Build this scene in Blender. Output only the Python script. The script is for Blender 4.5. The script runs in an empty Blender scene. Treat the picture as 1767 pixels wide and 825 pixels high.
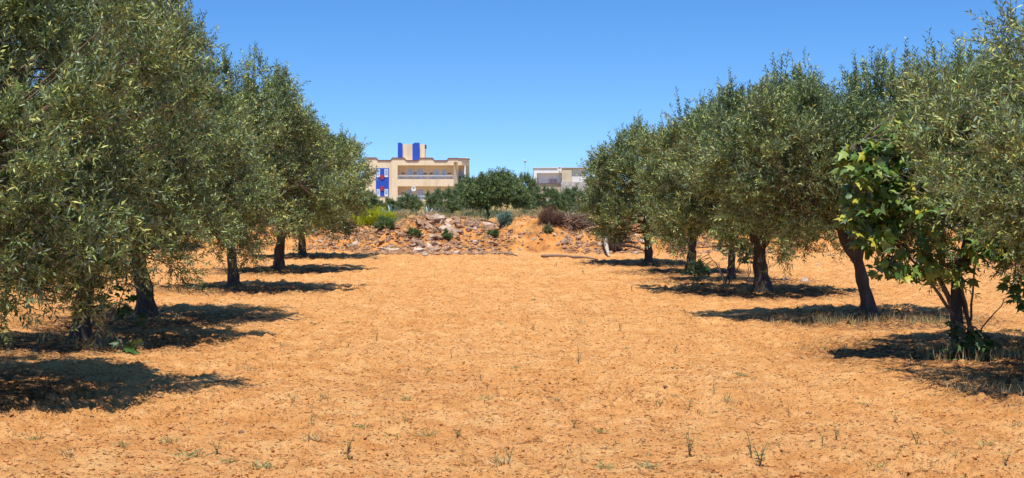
import bpy, math, random
import numpy as np
PI = math.pi
R = math.radians
scene = bpy.context.scene
col = scene.collection

# ------------------------------------------------------------------ camera, sky, sun, exposure
F_PX, W_PX, H_PX, CAM_H, HORIZON = 2600.0, 1767.0, 825.0, 2.0, 335.0
PITCH = math.atan((H_PX / 2 - HORIZON) / F_PX)
cd = bpy.data.cameras.new('camera')
cam = bpy.data.objects.new('camera', cd)
col.objects.link(cam)
cam.location = (0, 0, CAM_H)
cam.rotation_euler = (PI / 2 - PITCH, 0, 0)
cd.sensor_width = 36
cd.lens = 36 * F_PX / W_PX
cd.clip_end = 9000
cd.clip_start = 0.1
scene.camera = cam

SUN_EL, SUN_AZ = R(69), R(188)      # azimuth measured clockwise from +Y (away from the camera)
world = bpy.data.worlds.new('World')
scene.world = world
world.use_nodes = True
wt = world.node_tree
wt.nodes.clear()
wo = wt.nodes.new('ShaderNodeOutputWorld')
wb = wt.nodes.new('ShaderNodeBackground')
sky = wt.nodes.new('ShaderNodeTexSky')
sky.sky_type = 'NISHITA'
sky.sun_disc = False
sky.sun_elevation = SUN_EL
sky.sun_rotation = SUN_AZ
sky.altitude = 0
sky.air_density = 1.0
sky.dust_density = 0.0
sky.ozone_density = 4.0
tc = wt.nodes.new('ShaderNodeTexCoord')
mp = wt.nodes.new('ShaderNodeMapping')
mp.inputs['Scale'].default_value = (1, 1, 1.7)
mp.inputs['Location'].default_value = (0, 0, 0.105)
wt.links.new(tc.outputs['Generated'], mp.inputs['Vector'])
wt.links.new(mp.outputs['Vector'], sky.inputs['Vector'])
hs = wt.nodes.new('ShaderNodeHueSaturation')
hs.inputs['Saturation'].default_value = 1.27
hs.inputs['Hue'].default_value = 0.504
wt.links.new(sky.outputs['Color'], hs.inputs['Color'])
wt.links.new(hs.outputs['Color'], wb.inputs['Color'])
wb.inputs['Strength'].default_value = 0.15
wt.links.new(wb.outputs['Background'], wo.inputs['Surface'])

sl = bpy.data.lights.new('sun', 'SUN')
sl.energy = 4.6
sl.angle = R(0.5)
sl.color = (1.0, 0.96, 0.86)
so = bpy.data.objects.new('sun', sl)
col.objects.link(so)
so.rotation_euler = (PI / 2 - SUN_EL, 0, PI - SUN_AZ)
so.location = (0, 0, 50)
scene.view_settings.view_transform = 'Standard'
scene.view_settings.look = 'None'
scene.view_settings.gamma = 1
scene.view_settings.use_curve_mapping = False
scene.view_settings.exposure = 0.4

# ------------------------------------------------------------------ helpers
def tag(o, label=None, cat=None, group=None, kind=None):
    if label: o['label'] = label
    if cat: o['category'] = cat
    if group: o['group'] = group
    if kind: o['kind'] = kind
    return o

def empty(name, loc, label, cat, group=None, rz=0.0):
    o = bpy.data.objects.new(name, None)
    col.objects.link(o)
    o.location = loc
    o.rotation_euler = (0, 0, rz)
    o.empty_display_size = 0.2
    return tag(o, label, cat, group)

def copy_tree(o, parent=None):
    c = o.copy()
    col.objects.link(c)
    c.parent = parent
    for ch in list(o.children):
        copy_tree(ch, c)
    return c

def mesh_np(name, V, F, mat=None, parent=None, smooth=False, attrs=None):
    """V (n,3), F list of arrays (m,k) of the same or differing k -> one mesh object"""
    me = bpy.data.meshes.new(name)
    V = np.asarray(V, dtype=np.float32)
    if not isinstance(F, (list, tuple)): F = [F]
    F = [np.asarray(f, dtype=np.int32) for f in F if len(f)]
    loops = np.concatenate([f.ravel() for f in F])
    sizes = np.concatenate([np.full(len(f), f.shape[1], dtype=np.int32) for f in F])
    starts = np.concatenate([[0], np.cumsum(sizes)[:-1]]).astype(np.int32)
    me.vertices.add(len(V)); me.vertices.foreach_set('co', V.ravel())
    me.loops.add(len(loops)); me.loops.foreach_set('vertex_index', loops)
    me.polygons.add(len(sizes)); me.polygons.foreach_set('loop_start', starts)
    if smooth: me.polygons.foreach_set('use_smooth', np.ones(len(sizes), dtype=bool))
    me.update(calc_edges=True)
    if attrs:
        for k, a in attrs.items():
            at = me.attributes.new(k, 'FLOAT', 'POINT')
            at.data.foreach_set('value', np.asarray(a, dtype=np.float32))
    if mat: me.materials.append(mat)
    o = bpy.data.objects.new(name, me)
    col.objects.link(o)
    if parent: o.parent = parent
    return o

def norm(v):
    return v / np.maximum(np.linalg.norm(v, axis=-1, keepdims=True), 1e-9)

class MB:
    def __init__(s): s.V = []; s.F = []; s.n = 0
    def add(s, V, F):
        V = np.asarray(V, dtype=float)
        s.V.append(V)
        for f in F: s.F.append(tuple(int(i) + s.n for i in f))
        s.n += len(V)
        return s
    def box(s, x0, x1, y0, y1, z0, z1):
        V = [(x, y, z) for z in (z0, z1) for y in (y0, y1) for x in (x0, x1)]
        F = [(0, 2, 3, 1), (4, 5, 7, 6), (0, 1, 5, 4), (2, 6, 7, 3), (0, 4, 6, 2), (1, 3, 7, 5)]
        return s.add(V, F)
    def prism(s, poly, z0, z1):       # poly of (x,y), ccw
        n = len(poly)
        V = [(x, y, z0) for x, y in poly] + [(x, y, z1) for x, y in poly]
        F = [tuple(reversed(range(n))), tuple(range(n, 2 * n))]
        F += [(i, (i + 1) % n, n + (i + 1) % n, n + i) for i in range(n)]
        return s.add(V, F)
    def slab_xz(s, poly, y0, y1):     # outline in x,z given depth in y
        n = len(poly)
        V = [(x, y0, z) for x, z in poly] + [(x, y1, z) for x, z in poly]
        F = [tuple(range(n)), tuple(reversed(range(n, 2 * n)))]
        F += [(i, n + i, n + (i + 1) % n, (i + 1) % n) for i in range(n)]
        return s.add(V, F)
    def tube(s, pts, rad, k=8, rough=0.0, rng=None, cap=True):
        pts = np.asarray(pts, float); n = len(pts)
        rad = np.broadcast_to(np.asarray(rad, float), (n,)) if np.ndim(rad) == 0 else np.asarray(rad, float)
        t = norm(np.gradient(pts, axis=0))
        ref = np.array([1.0, 0, 0]) if abs(t[0][0]) < 0.8 else np.array([0, 1.0, 0])
        V = []
        u = norm(np.cross(t[0], ref))
        for i in range(n):
            u = norm(u - np.dot(u, t[i]) * t[i])
            v = np.cross(t[i], u)
            a = np.arange(k) / k * 2 * PI
            rr = rad[i] * (1 + (rough * (rng.random(k) - .5) * 2 if rng is not None else 0))
            V.append(pts[i] + (np.cos(a) * rr)[:, None] * u + (np.sin(a) * rr)[:, None] * v)
        V = np.concatenate(V)
        F = []
        for i in range(n - 1):
            for j in range(k):
                j2 = (j + 1) % k
                F.append((i * k + j, i * k + j2, (i + 1) * k + j2, (i + 1) * k + j))
        if cap:
            F.append(tuple(reversed(range(k))))
            F.append(tuple(range((n - 1) * k, n * k)))
        return s.add(V, F)
    def build(s, name, mat, parent=None, smooth=False):
        me = bpy.data.meshes.new(name)
        me.from_pydata(np.concatenate(s.V).tolist(), [], s.F)
        if smooth:
            me.polygons.foreach_set('use_smooth', np.ones(len(me.polygons), dtype=bool))
        me.update()
        me.materials.append(mat)
        o = bpy.data.objects.new(name, me)
        col.objects.link(o)
        if parent: o.parent = parent
        return o

# ---- noise
def _hash(ix, iy, seed):
    h = (ix.astype(np.int64) * 374761393 + iy.astype(np.int64) * 668265263 + seed * 1442695041) & 0xFFFFFFFF
    h = ((h ^ (h >> 13)) * 1274126177) & 0xFFFFFFFF
    h = (h ^ (h >> 16)) & 0xFFFFFFFF
    return h.astype(np.float64) / 4294967296.0

def vnoise(x, y, seed=0):
    ix, iy = np.floor(x), np.floor(y)
    fx, fy = x - ix, y - iy
    sx, sy = fx * fx * fx * (fx * (fx * 6 - 15) + 10), fy * fy * fy * (fy * (fy * 6 - 15) + 10)
    def g(dx, dy):
        a = _hash(ix + dx, iy + dy, seed) * 2 * PI
        return np.cos(a) * (fx - dx) + np.sin(a) * (fy - dy)
    a = g(0, 0) * (1 - sx) + g(1, 0) * sx
    b = g(0, 1) * (1 - sx) + g(1, 1) * sx
    return (a * (1 - sy) + b * sy) * 1.4

def fbm(x, y, seed=0, o=4):
    r, a = 0, 1.0
    for i in range(o):
        r = r + a * vnoise(x, y, seed + i * 7); x = x * 2.03; y = y * 2.03; a *= .5
    return r

def clods(x, y, cell, seed, prob=.5, rmax=.5):
    """rounded lumps, one per cell with probability prob"""
    X, Y = x / cell, y / cell
    ix, iy = np.floor(X), np.floor(Y)
    out = np.zeros_like(X)
    for dx in (-1, 0, 1):
        for dy in (-1, 0, 1):
            cx, cy = ix + dx, iy + dy
            px, py = cx + _hash(cx, cy, seed), cy + _hash(cx, cy, seed + 1)
            r = rmax * (.35 + .65 * _hash(cx, cy, seed + 2)) * (_hash(cx, cy, seed + 3) < prob)
            d2 = (X - px) ** 2 + (Y - py) ** 2
            out = np.maximum(out, np.sqrt(np.maximum(r * r - d2, 0)))
    return out * cell

def sstep(a, b, x):
    t = np.clip((x - a) / (b - a), 0, 1)
    return t * t * (3 - 2 * t)

def land(x, y):
    """large relief, metres"""
    x = np.asarray(x, float); y = np.asarray(y, float)
    foot = 50.3 + 0.9 * vnoise(x * .25, x * 0 + 3.3, 11) + 2.8 * sstep(-4.2, -6.5, x) + 1.2 * sstep(5, 9, x)
    crest = 0.98 - .14 * sstep(-2.6, -5.5, x) + .10 * vnoise(x * .5, x * 0, 5) - .45 * sstep(3.2, 6.5, x) - .2 * sstep(-8, -12, x)
    up = sstep(0, 3.6, y - foot) * crest
    lump = (.24 * fbm(x * .8, y * .8, 21, 3) + .07 * fbm(x * 2.6, y * 2.6, 31, 3)) * sstep(0, 1.2, y - foot) * sstep(70, 56, y)
    back = up + (0.72 - crest) * sstep(57, 64, y) * sstep(0, 3, y - foot) - .22 * sstep(64, 110, y)
    lump = lump + .34 * np.exp(-(((x + 2.75) / .9) ** 2 + ((y - 53.2) / 1.3) ** 2)) + .20 * np.exp(-(((x - .9) / 1.1) ** 2 + ((y - 52.8) / 1.2) ** 2)) - .06 * np.exp(-(((x + .5) / .5) ** 2 + ((y - 53.2) / 1.5) ** 2))
    flat = .05 * fbm(x * .12, y * .12, 41, 3) + .02 * fbm(x * .7, y * .7, 43, 2)
    return back + lump + flat

def micro(x, y):
    fine = sstep(95, 60, y) * sstep(-5, 3, y) * sstep(60, 20, np.abs(x))
    wx = x + .35 * vnoise(x * .25, y * .25, 51)
    rows = .015 * np.sin(wx * 2 * PI / .42 + 2.0 * vnoise(x * .5, y * .3, 52))
    c = clods(x, y, .11, 61, .42, .36) * .55 + clods(x, y, .26, 71, .22, .34) * .45 + clods(x, y, .055, 65, .6, .45) * .8
    c = c * np.clip(.75 + 1.3 * vnoise(x * .33, y * .33, 55), .15, 1.7)
    n = .011 * fbm(x * 6.0, y * 6.0, 81, 3) + .016 * vnoise(x * .9, y * .9, 85)
    return fine * (rows + 1.25 * c + 1.2 * n)

def hgt(x, y):
    return float(land(np.array([x]), np.array([y]))[0])

def ray(px, py):
    dx = (px - W_PX / 2) / F_PX; dz = -(py - H_PX / 2) / F_PX
    c, s = math.cos(PITCH), math.sin(PITCH)
    return np.array([dx, c + dz * s, -s + dz * c])

def hit(px, py):
    d = ray(px, py)
    t = np.arange(5, 400, .1)
    P = np.array([0, 0, CAM_H]) + t[:, None] * d
    below = P[:, 2] < land(P[:, 0], P[:, 1])
    i = int(np.argmax(below)) if below.any() else len(t) - 1
    return P[i]

def at(px, py, y):
    d = ray(px, py)
    return np.array([0, 0, CAM_H]) + d * (y / d[1])

# ------------------------------------------------------------------ materials
def new_mat(name, rough=.8, spec=.3):
    m = bpy.data.materials.new(name); m.use_nodes = True
    nt = m.node_tree; b = nt.nodes['Principled BSDF']
    b.inputs['Roughness'].default_value = rough
    b.inputs['Specular IOR Level'].default_value = spec
    return m, nt, b

def nz(nt, scale, detail=4, rough=.55, coord='Object', w=None, vec=None):
    tc = nt.nodes.new('ShaderNodeTexCoord')
    n = nt.nodes.new('ShaderNodeTexNoise')
    n.inputs['Scale'].default_value = scale
    n.inputs['Detail'].default_value = detail
    n.inputs['Roughness'].default_value = rough
    if vec:
        m = nt.nodes.new('ShaderNodeMapping'); m.inputs['Scale'].default_value = vec
        nt.links.new(tc.outputs[coord], m.inputs['Vector']); nt.links.new(m.outputs['Vector'], n.inputs['Vector'])
    else:
        nt.links.new(tc.outputs[coord], n.inputs['Vector'])
    return n

def ramp(nt, src, stops):
    r = nt.nodes.new('ShaderNodeValToRGB')
    e = r.color_ramp.elements
    e[0].position, e[0].color = stops[0][0], (*stops[0][1], 1)
    e[1].position, e[1].color = stops[-1][0], (*stops[-1][1], 1)
    for p, c in stops[1:-1]:
        x = e.new(p); x.color = (*c, 1)
    nt.links.new(src, r.inputs['Fac'])
    return r

def mix(nt, fac, a, b, mode='MIX'):
    m = nt.nodes.new('ShaderNodeMix'); m.data_type = 'RGBA'; m.blend_type = mode
    if isinstance(fac, (int, float)): m.inputs[0].default_value = fac
    else: nt.links.new(fac, m.inputs[0])
    for i, v in ((6, a), (7, b)):
        if isinstance(v, tuple): m.inputs[i].default_value = (*v, 1)
        else: nt.links.new(v, m.inputs[i])
    return m.outputs[2]

def bump(nt, b, src, strength=.4, dist=.02):
    bp = nt.nodes.new('ShaderNodeBump')
    bp.inputs['Strength'].default_value = strength; bp.inputs['Distance'].default_value = dist
    nt.links.new(src, bp.inputs['Height']); nt.links.new(bp.outputs['Normal'], b.inputs['Normal'])

def simple(name, c, var=.12, scale=6, rough=.8, spec=.3, bmp=.2, metal=0):
    m, nt, b = new_mat(name, rough, spec)
    n = nz(nt, scale, 5)
    lo = tuple(max(0, v * (1 - var)) for v in c); hi = tuple(min(1, v * (1 + var)) for v in c)
    r = ramp(nt, n.outputs['Fac'], [(.3, lo), (.7, hi)])
    nt.links.new(r.outputs['Color'], b.inputs['Base Color'])
    b.inputs['Metallic'].default_value = metal
    if bmp: bump(nt, b, n.outputs['Fac'], bmp, .01)
    return m

def leaf_mat(name, stops, under, trans=.25, rough=.45, tcol=(.16, .22, .03)):
    """upper side from the per-leaf tint, paler underside, light passing through"""
    m, nt, b = new_mat(name, rough, .28)
    a = nt.nodes.new('ShaderNodeAttribute'); a.attribute_name = 'tint'
    r = ramp(nt, a.outputs['Fac'], stops)
    g = nt.nodes.new('ShaderNodeNewGeometry')
    c = mix(nt, g.outputs['Backfacing'], r.outputs['Color'], under)
    nt.links.new(c, b.inputs['Base Color'])
    tr = nt.nodes.new('ShaderNodeBsdfTranslucent')
    tcm = mix(nt, .5, r.outputs['Color'], tcol)
    nt.links.new(tcm, tr.inputs['Color'])
    mx = nt.nodes.new('ShaderNodeMixShader'); mx.inputs[0].default_value = trans
    out = nt.nodes['Material Output']
    nt.links.new(b.outputs[0], mx.inputs[1]); nt.links.new(tr.outputs[0], mx.inputs[2])
    nt.links.new(mx.outputs[0], out.inputs['Surface'])
    return m

M = {}
OL = [(0, (.016, .036, .009)), (.20, (.060, .105, .024)), (.40, (.16, .225, .055)), (.58, (.32, .38, .105)), (.76, (.52, .55, .16)), (.9, (.66, .64, .17)), (.96, (.46, .34, .05)), (1, (.38, .15, .04))]
M['olive'] = leaf_mat('olive_leaf', OL, (.26, .34, .20), .17, .50)
OL2 = [(0, (.045, .085, .022)), (.3, (.10, .155, .040)), (.7, (.22, .27, .075)), (1, (.34, .33, .09))]
M['olive_far'] = leaf_mat('olive_leaf_far', OL2, (.20, .26, .16), .2, .45)
M['fig'] = leaf_mat('fig_leaf', [(0, (.020, .055, .014)), (.4, (.060, .130, .030)), (.75, (.13, .23, .05)), (.93, (.30, .38, .08)), (1, (.44, .40, .05))], (.15, .22, .09), .22, .42, (.24, .34, .03))
M['lime'] = leaf_mat('lime_leaf', [(0, (.30, .36, .01)), (1, (.55, .55, .02))], (.45, .50, .04), .35, .5, (.5, .55, .02))
M['teal'] = leaf_mat('teal_leaf', [(0, (.10, .19, .15)), (1, (.20, .32, .27))], (.22, .33, .28), .15, .6)
M['sage'] = leaf_mat('sage_leaf', [(0, (.10, .13, .05)), (.6, (.17, .18, .075)), (1, (.30, .25, .11))], (.26, .27, .15), .15, .6)
M['green_shrub'] = leaf_mat('green_shrub_leaf', [(0, (.06, .12, .03)), (1, (.14, .20, .06))], (.18, .24, .10), .2, .5)
M['dry_leaf'] = leaf_mat('dry_leaf', [(0, (.40, .26, .10)), (.6, (.58, .42, .19)), (1, (.42, .40, .14))], (.55, .42, .22), .2, .7, (.4, .3, .1))
M['brown_leaf'] = leaf_mat('brown_leaf', [(0, (.12, .055, .035)), (1, (.26, .14, .085))], (.22, .13, .09), .1, .8, (.2, .1, .05))
M['crumb'] = leaf_mat('crumb_litter', [(0, (.10, .045, .022)), (.6, (.26, .11, .042)), (1, (.50, .30, .14))], (.30, .15, .07), .1, .8, (.3, .15, .05))
M['weed'] = leaf_mat('weed_leaf', [(0, (.15, .20, .06)), (.6, (.26, .29, .10)), (1, (.45, .38, .16))], (.30, .32, .16), .2, .6)

def bark(name, a, b_, c):
    m, nt, b = new_mat(name, .95, .12)
    n = nz(nt, 14, 7, .65, vec=(1, 1, .28)); n2 = nz(nt, 3.5, 4)
    r = ramp(nt, n.outputs['Fac'], [(.30, a), (.52, b_), (.74, c)])
    cc = mix(nt, n2.outputs['Fac'], r.outputs['Color'], b_)
    nt.links.new(cc, b.inputs['Base Color'])
    bump(nt, b, n.outputs['Fac'], 1.0, .04)
    return m
M['bark'] = bark('olive_bark', (.030, .025, .022), (.085, .072, .062), (.20, .172, .150))
M['figbark'] = bark('fig_bark', (.12, .085, .06), (.22, .17, .13), (.34, .28, .22))
M['twig'] = simple('twig_bark', (.17, .12, .075), .3, 20, .9, .15)
M['dead'] = bark('dead_wood', (.10, .065, .045), (.26, .18, .13), (.45, .34, .26))
M['deadpale'] = bark('bleached_wood', (.26, .20, .15), (.50, .41, .33), (.66, .57, .48))
M['root'] = bark('charred_root', (.03, .018, .014), (.075, .045, .035), (.16, .10, .075))

def ground_mat():
    m, nt, b = new_mat('ploughed_sand', .95, .08)
    big = nz(nt, .35, 5, .6); mid = nz(nt, 2.4, 6, .65); fine = nz(nt, 22, 6, .7)
    base = ramp(nt, big.outputs['Fac'], [(.32, (.68, .275, .080)), (.5, (.77, .352, .116)), (.70, (.85, .435, .165))])
    c = mix(nt, .5, base.outputs['Color'], ramp(nt, mid.outputs['Fac'], [(.34, (.54, .222, .060)), (.47, (.76, .366, .118)), (.64, (.93, .57, .235))]).outputs['Color'])
    # fine dark specks: crumbs, plant litter and painted clod shadows, stretched grains
    sp = nz(nt, 16, 3, .6, vec=(1, 1.7, 1)); sp2 = nz(nt, 42, 3, .6, vec=(1.4, 1, 1))
    k1 = ramp(nt, sp.outputs['Fac'], [(.635, (0, 0, 0)), (.70, (1, 1, 1))])
    k2 = ramp(nt, sp2.outputs['Fac'], [(.64, (0, 0, 0)), (.69, (1, 1, 1))])
    c = mix(nt, k1.outputs['Color'], c, (.34, .125, .038))
    mm = nt.nodes.new('ShaderNodeMath'); mm.operation = 'MULTIPLY'; mm.inputs[1].default_value = .75
    nt.links.new(k2.outputs['Color'], mm.inputs[0])
    c = mix(nt, mm.outputs[0], c, (.27, .12, .045))
    sp3 = nz(nt, 30, 3, .6)
    k3 = ramp(nt, sp3.outputs['Fac'], [(.66, (0, 0, 0)), (.72, (1, 1, 1))])
    c = mix(nt, k3.outputs['Color'], c, (.84, .58, .32))
    for sc4, v4, lo4, col4, am in ((2.2, (1.6, .10, 1), .56, (.54, .24, .075), .45), (4.5, (.6, 2.4, 1), .60, (.30, .12, .036), .8), (9, (.7, 1.3, 1), .59, (.26, .10, .03), .9), (17, (1.5, .8, 1), .595, (.24, .10, .034), .9), (34, (1, 1.3, 1), .60, (.20, .085, .034), .9)):  # furrow bands, then specks that paint small clod shadows into the sand
        q4 = nz(nt, sc4, 9, .74, vec=v4)
        r4 = ramp(nt, q4.outputs['Fac'], [(lo4, (0, 0, 0)), (lo4 + .035, (am, am, am))])
        c = mix(nt, r4.outputs['Color'], c, col4)
    # the bank: redder fill, pale chips
    at_ = nt.nodes.new('ShaderNodeAttribute'); at_.attribute_name = 'bank'
    bk = nz(nt, 1.3, 7, .7)
    bc = ramp(nt, bk.outputs['Fac'], [(.34, (.18, .085, .040)), (.44, (.46, .19, .060)), (.54, (.68, .29, .075)), (.70, (.66, .40, .20))])
    c = mix(nt, at_.outputs['Fac'], c, bc.outputs['Color'])
    at2 = nt.nodes.new('ShaderNodeAttribute'); at2.attribute_name = 'scrub'
    sc_ = ramp(nt, mid.outputs['Fac'], [(.35, (.16, .15, .06)), (.5, (.28, .23, .085)), (.65, (.50, .34, .13))])
    c = mix(nt, at2.outputs['Fac'], c, sc_.outputs['Color'])
    # thin litter under the crowns, its colour darkened to deepen the tree shadows
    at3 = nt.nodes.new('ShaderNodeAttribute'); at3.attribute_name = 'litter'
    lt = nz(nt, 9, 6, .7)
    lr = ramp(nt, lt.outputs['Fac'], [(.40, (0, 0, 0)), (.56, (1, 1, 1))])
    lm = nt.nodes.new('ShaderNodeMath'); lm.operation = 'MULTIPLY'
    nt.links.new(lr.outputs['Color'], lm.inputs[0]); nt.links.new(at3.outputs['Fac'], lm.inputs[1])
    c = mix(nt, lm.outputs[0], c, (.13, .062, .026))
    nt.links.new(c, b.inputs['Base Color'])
    ad = nt.nodes.new('ShaderNodeMath'); ad.operation = 'ADD'
    nt.links.new(fine.outputs['Fac'], ad.inputs[0]); nt.links.new(mid.outputs['Fac'], ad.inputs[1])
    bump(nt, b, ad.outputs[0], 1.0, .06)
    return m
M['ground'] = ground_mat()

def rock_mat(name, a, b_, c):
    m, nt, b = new_mat(name, .9, .15)
    n = nz(nt, 3.5, 8, .68); v = nz(nt, 16, 5, .6)
    r = ramp(nt, n.outputs['Fac'], [(.32, a), (.5, b_), (.68, c)])
    oi = nt.nodes.new('ShaderNodeObjectInfo')
    rr = ramp(nt, oi.outputs['Random'], [(0, (.72, .70, .70)), (.5, (1, 1, 1)), (1, (1.0, .86, .74))])
    cc = mix(nt, 1.0, r.outputs['Color'], rr.outputs['Color'], 'MULTIPLY')
    nt.links.new(cc, b.inputs['Base Color'])
    bump(nt, b, v.outputs['Fac'], .8, .03)
    return m
M['rock'] = rock_mat('weathered_rock', (.24, .145, .10), (.42, .27, .185), (.60, .44, .33))
M['rockpale'] = rock_mat('pale_rock', (.46, .34, .25), (.60, .47, .36), (.74, .62, .50))
M['rubble'] = rock_mat('rubble_rock', (.30, .15, .08), (.48, .28, .16), (.66, .46, .31))
M['plaster'] = simple('cream_plaster', (.86, .68, .46), .05, .4, .9, .15, .05)
def stained(name, c, d):
    m, nt, b = new_mat(name, .9, .15)
    n1 = nz(nt, .5, 6, .65, vec=(1.6, 1.6, .25)); n2 = nz(nt, 1.7, 7, .7)
    r1 = ramp(nt, n1.outputs['Fac'], [(.50, (0, 0, 0)), (.72, (.55, .55, .55))]); r2 = ramp(nt, n2.outputs['Fac'], [(.35, tuple(v * .90 for v in c)), (.65, c)])
    nt.links.new(mix(nt, r1.outputs['Color'], r2.outputs['Color'], d), b.inputs['Base Color'])
    return m
M['plaster'] = stained('cream_plaster', (.88, .69, .47), (.56, .41, .27))
M['plaster2'] = simple('shaded_plaster', (.80, .60, .40), .05, .4, .9, .15, .05)
M['maroon'] = simple('maroon_trim', (.22, .045, .045), .1, 2, .7, .3, 0)
M['blue'] = simple('blue_paint', (.025, .085, .46), .08, .6, .6, .3, 0)
M['red'] = simple('red_paint', (.38, .05, .09), .1, 2, .6, .3, 0)
M['white'] = simple('white_paint', (.80, .78, .76), .05, .5, .8, .3, .05)
M['whitewash'] = stained('whitewashed_wall', (.87, .84, .83), (.60, .56, .52))
M['stonewall'] = simple('rubble_stone_wall', (.46, .41, .38), .35, 2.2, .95, .1, .8)
M['tanwall'] = simple('tan_block_wall', (.58, .47, .34), .15, 1.2, .95, .1, .4)
M['greywall'] = stained('grey_render', (.76, .72, .69), (.45, .41, .37))
M['glass'] = simple('window_glass', (.30, .42, .62), .25, .8, .12, .8, 0)
M['shutter'] = simple('pale_blue_shutter', (.42, .52, .72), .1, 2, .5, .4, 0)
M['dark'] = simple('dark_metal', (.05, .045, .045), .1, 4, .5, .4, 0)
M['brownwin'] = simple('brown_window', (.20, .10, .09), .2, 4, .4, .4, 0)
M['galv'] = simple('galvanised_metal', (.50, .50, .52), .1, 4, .4, .5, 0, .6)
M['agave'] = simple('agave_leaf', (.34, .42, .40), .2, 3, .5, .4, .1)

# ------------------------------------------------------------------ tree positions (needed for the ground litter and its shadow darkening)
TREES_XY = [(-6.0, 14.9), (-5.87, 20.4), (-5.9, 24.2), (-5.8, 31.5), (-6.1, 39.4), (-6.7, 48),
            (6.4, 15.2), (5.65, 18.9), (5.74, 24), (5.1, 30.4), (5.0, 34.4), (4.6, 38.8), (3.9, 43.3)]

# ------------------------------------------------------------------ ground
def build_ground():
    xs = [0.0]; d = .027
    while xs[-1] < 3500:
        if xs[-1] > 5.5: d = min(d * (1.006 if xs[-1] < 11 else 1.05), 200)
        xs.append(xs[-1] + d)
    xs = np.array(xs); xs = np.concatenate([-xs[:0:-1], xs])
    ys = [9.6]; d = .021
    while ys[-1] < 4500:
        if ys[-1] > 15: d = min(d * (1.0033 if ys[-1] < 62 else 1.045), 300)
        ys.append(ys[-1] + d)
    yb = [9.6]; d = .03
    while yb[-1] > -2500:
        d = min(d * 1.12, 300); yb.append(yb[-1] - d)
    ys = np.array(yb[:0:-1] + ys)
    X, Y = np.meshgrid(xs, ys)
    x, y = X.ravel(), Y.ravel()
    foot = 50.3 + 2.8 * sstep(-4.2, -6.5, x) + 1.2 * sstep(5, 9, x)
    z = land(x, y) + micro(x, y)
    litter_shade = np.zeros_like(x)  # litter cover plus painted shade under each crown
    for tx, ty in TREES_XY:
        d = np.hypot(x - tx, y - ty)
        litter_shade = np.maximum(litter_shade, sstep(2.6, 1.1, d))
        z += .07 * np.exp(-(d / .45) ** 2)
    bank = sstep(-.4, .8, y - foot + .8 * vnoise(x * .9, y * .9, 91)) * sstep(75, 60, y)
    scrub = sstep(56, 61, y + 1.5 * vnoise(x * .5, y * .5, 93))
    far = sstep(400, 900, y)
    nr, nc = X.shape
    i = np.arange(nr * nc).reshape(nr, nc)
    F = np.stack([i[:-1, :-1], i[:-1, 1:], i[1:, 1:], i[1:, :-1]], -1).reshape(-1, 4)
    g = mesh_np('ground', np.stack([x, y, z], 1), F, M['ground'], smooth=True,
                attrs={'bank': bank * .9, 'scrub': scrub * .85, 'litter': litter_shade})
    tag(g, kind='structure')
build_ground()

def gz(x, y):
    X = np.array([x], float); Y = np.array([y], float)
    return float((land(X, Y) + micro(X, Y))[0])

# ------------------------------------------------------------------ foliage
def leaf_arrays(P, D, L, Wd, rng, droop=0.0):
    """kite shaped leaves: P base, D direction"""
    n = len(P)
    rnd = norm(rng.normal(size=(n, 3)))
    up = np.array([0, 0, 1.0])
    nrm = norm(up * .75 + rnd)               # most leaves face roughly upwards
    S = norm(np.cross(D, nrm))
    N2 = np.cross(S, D)
    mid = P + D * (L * .48)[:, None] + N2 * (L * .05)[:, None]
    tip = P + D * L[:, None] - np.array([0, 0, 1]) * (L * droop)[:, None]
    V = np.stack([P, mid + S * (Wd / 2)[:, None], tip, mid - S * (Wd / 2)[:, None]], 1)
    return V.reshape(-1, 3), np.arange(n * 4).reshape(n, 4)

def twig_arrays(A, B, r0, r1):
    n = len(A); D = norm(B - A)
    ref = np.where(np.abs(D[:, 2:3]) > .8, np.array([[1., 0, 0]]), np.array([[0, 0, 1.]]))
    U = norm(np.cross(D, ref)); W = np.cross(D, U)
    V = []
    for (C, r) in ((A, r0), (B, r1)):
        for a in (0, 2 * PI / 3, 4 * PI / 3):
            V.append(C + (U * math.cos(a) + W * math.sin(a)) * r)
    V = np.stack(V, 1).reshape(-1, 3)
    b = (np.arange(n) * 6)[:, None]
    F = np.concatenate([b + np.array([[0, 1, 4, 3]]), b + np.array([[1, 2, 5, 4]]), b + np.array([[2, 0, 3, 5]])])
    return V, F

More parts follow.
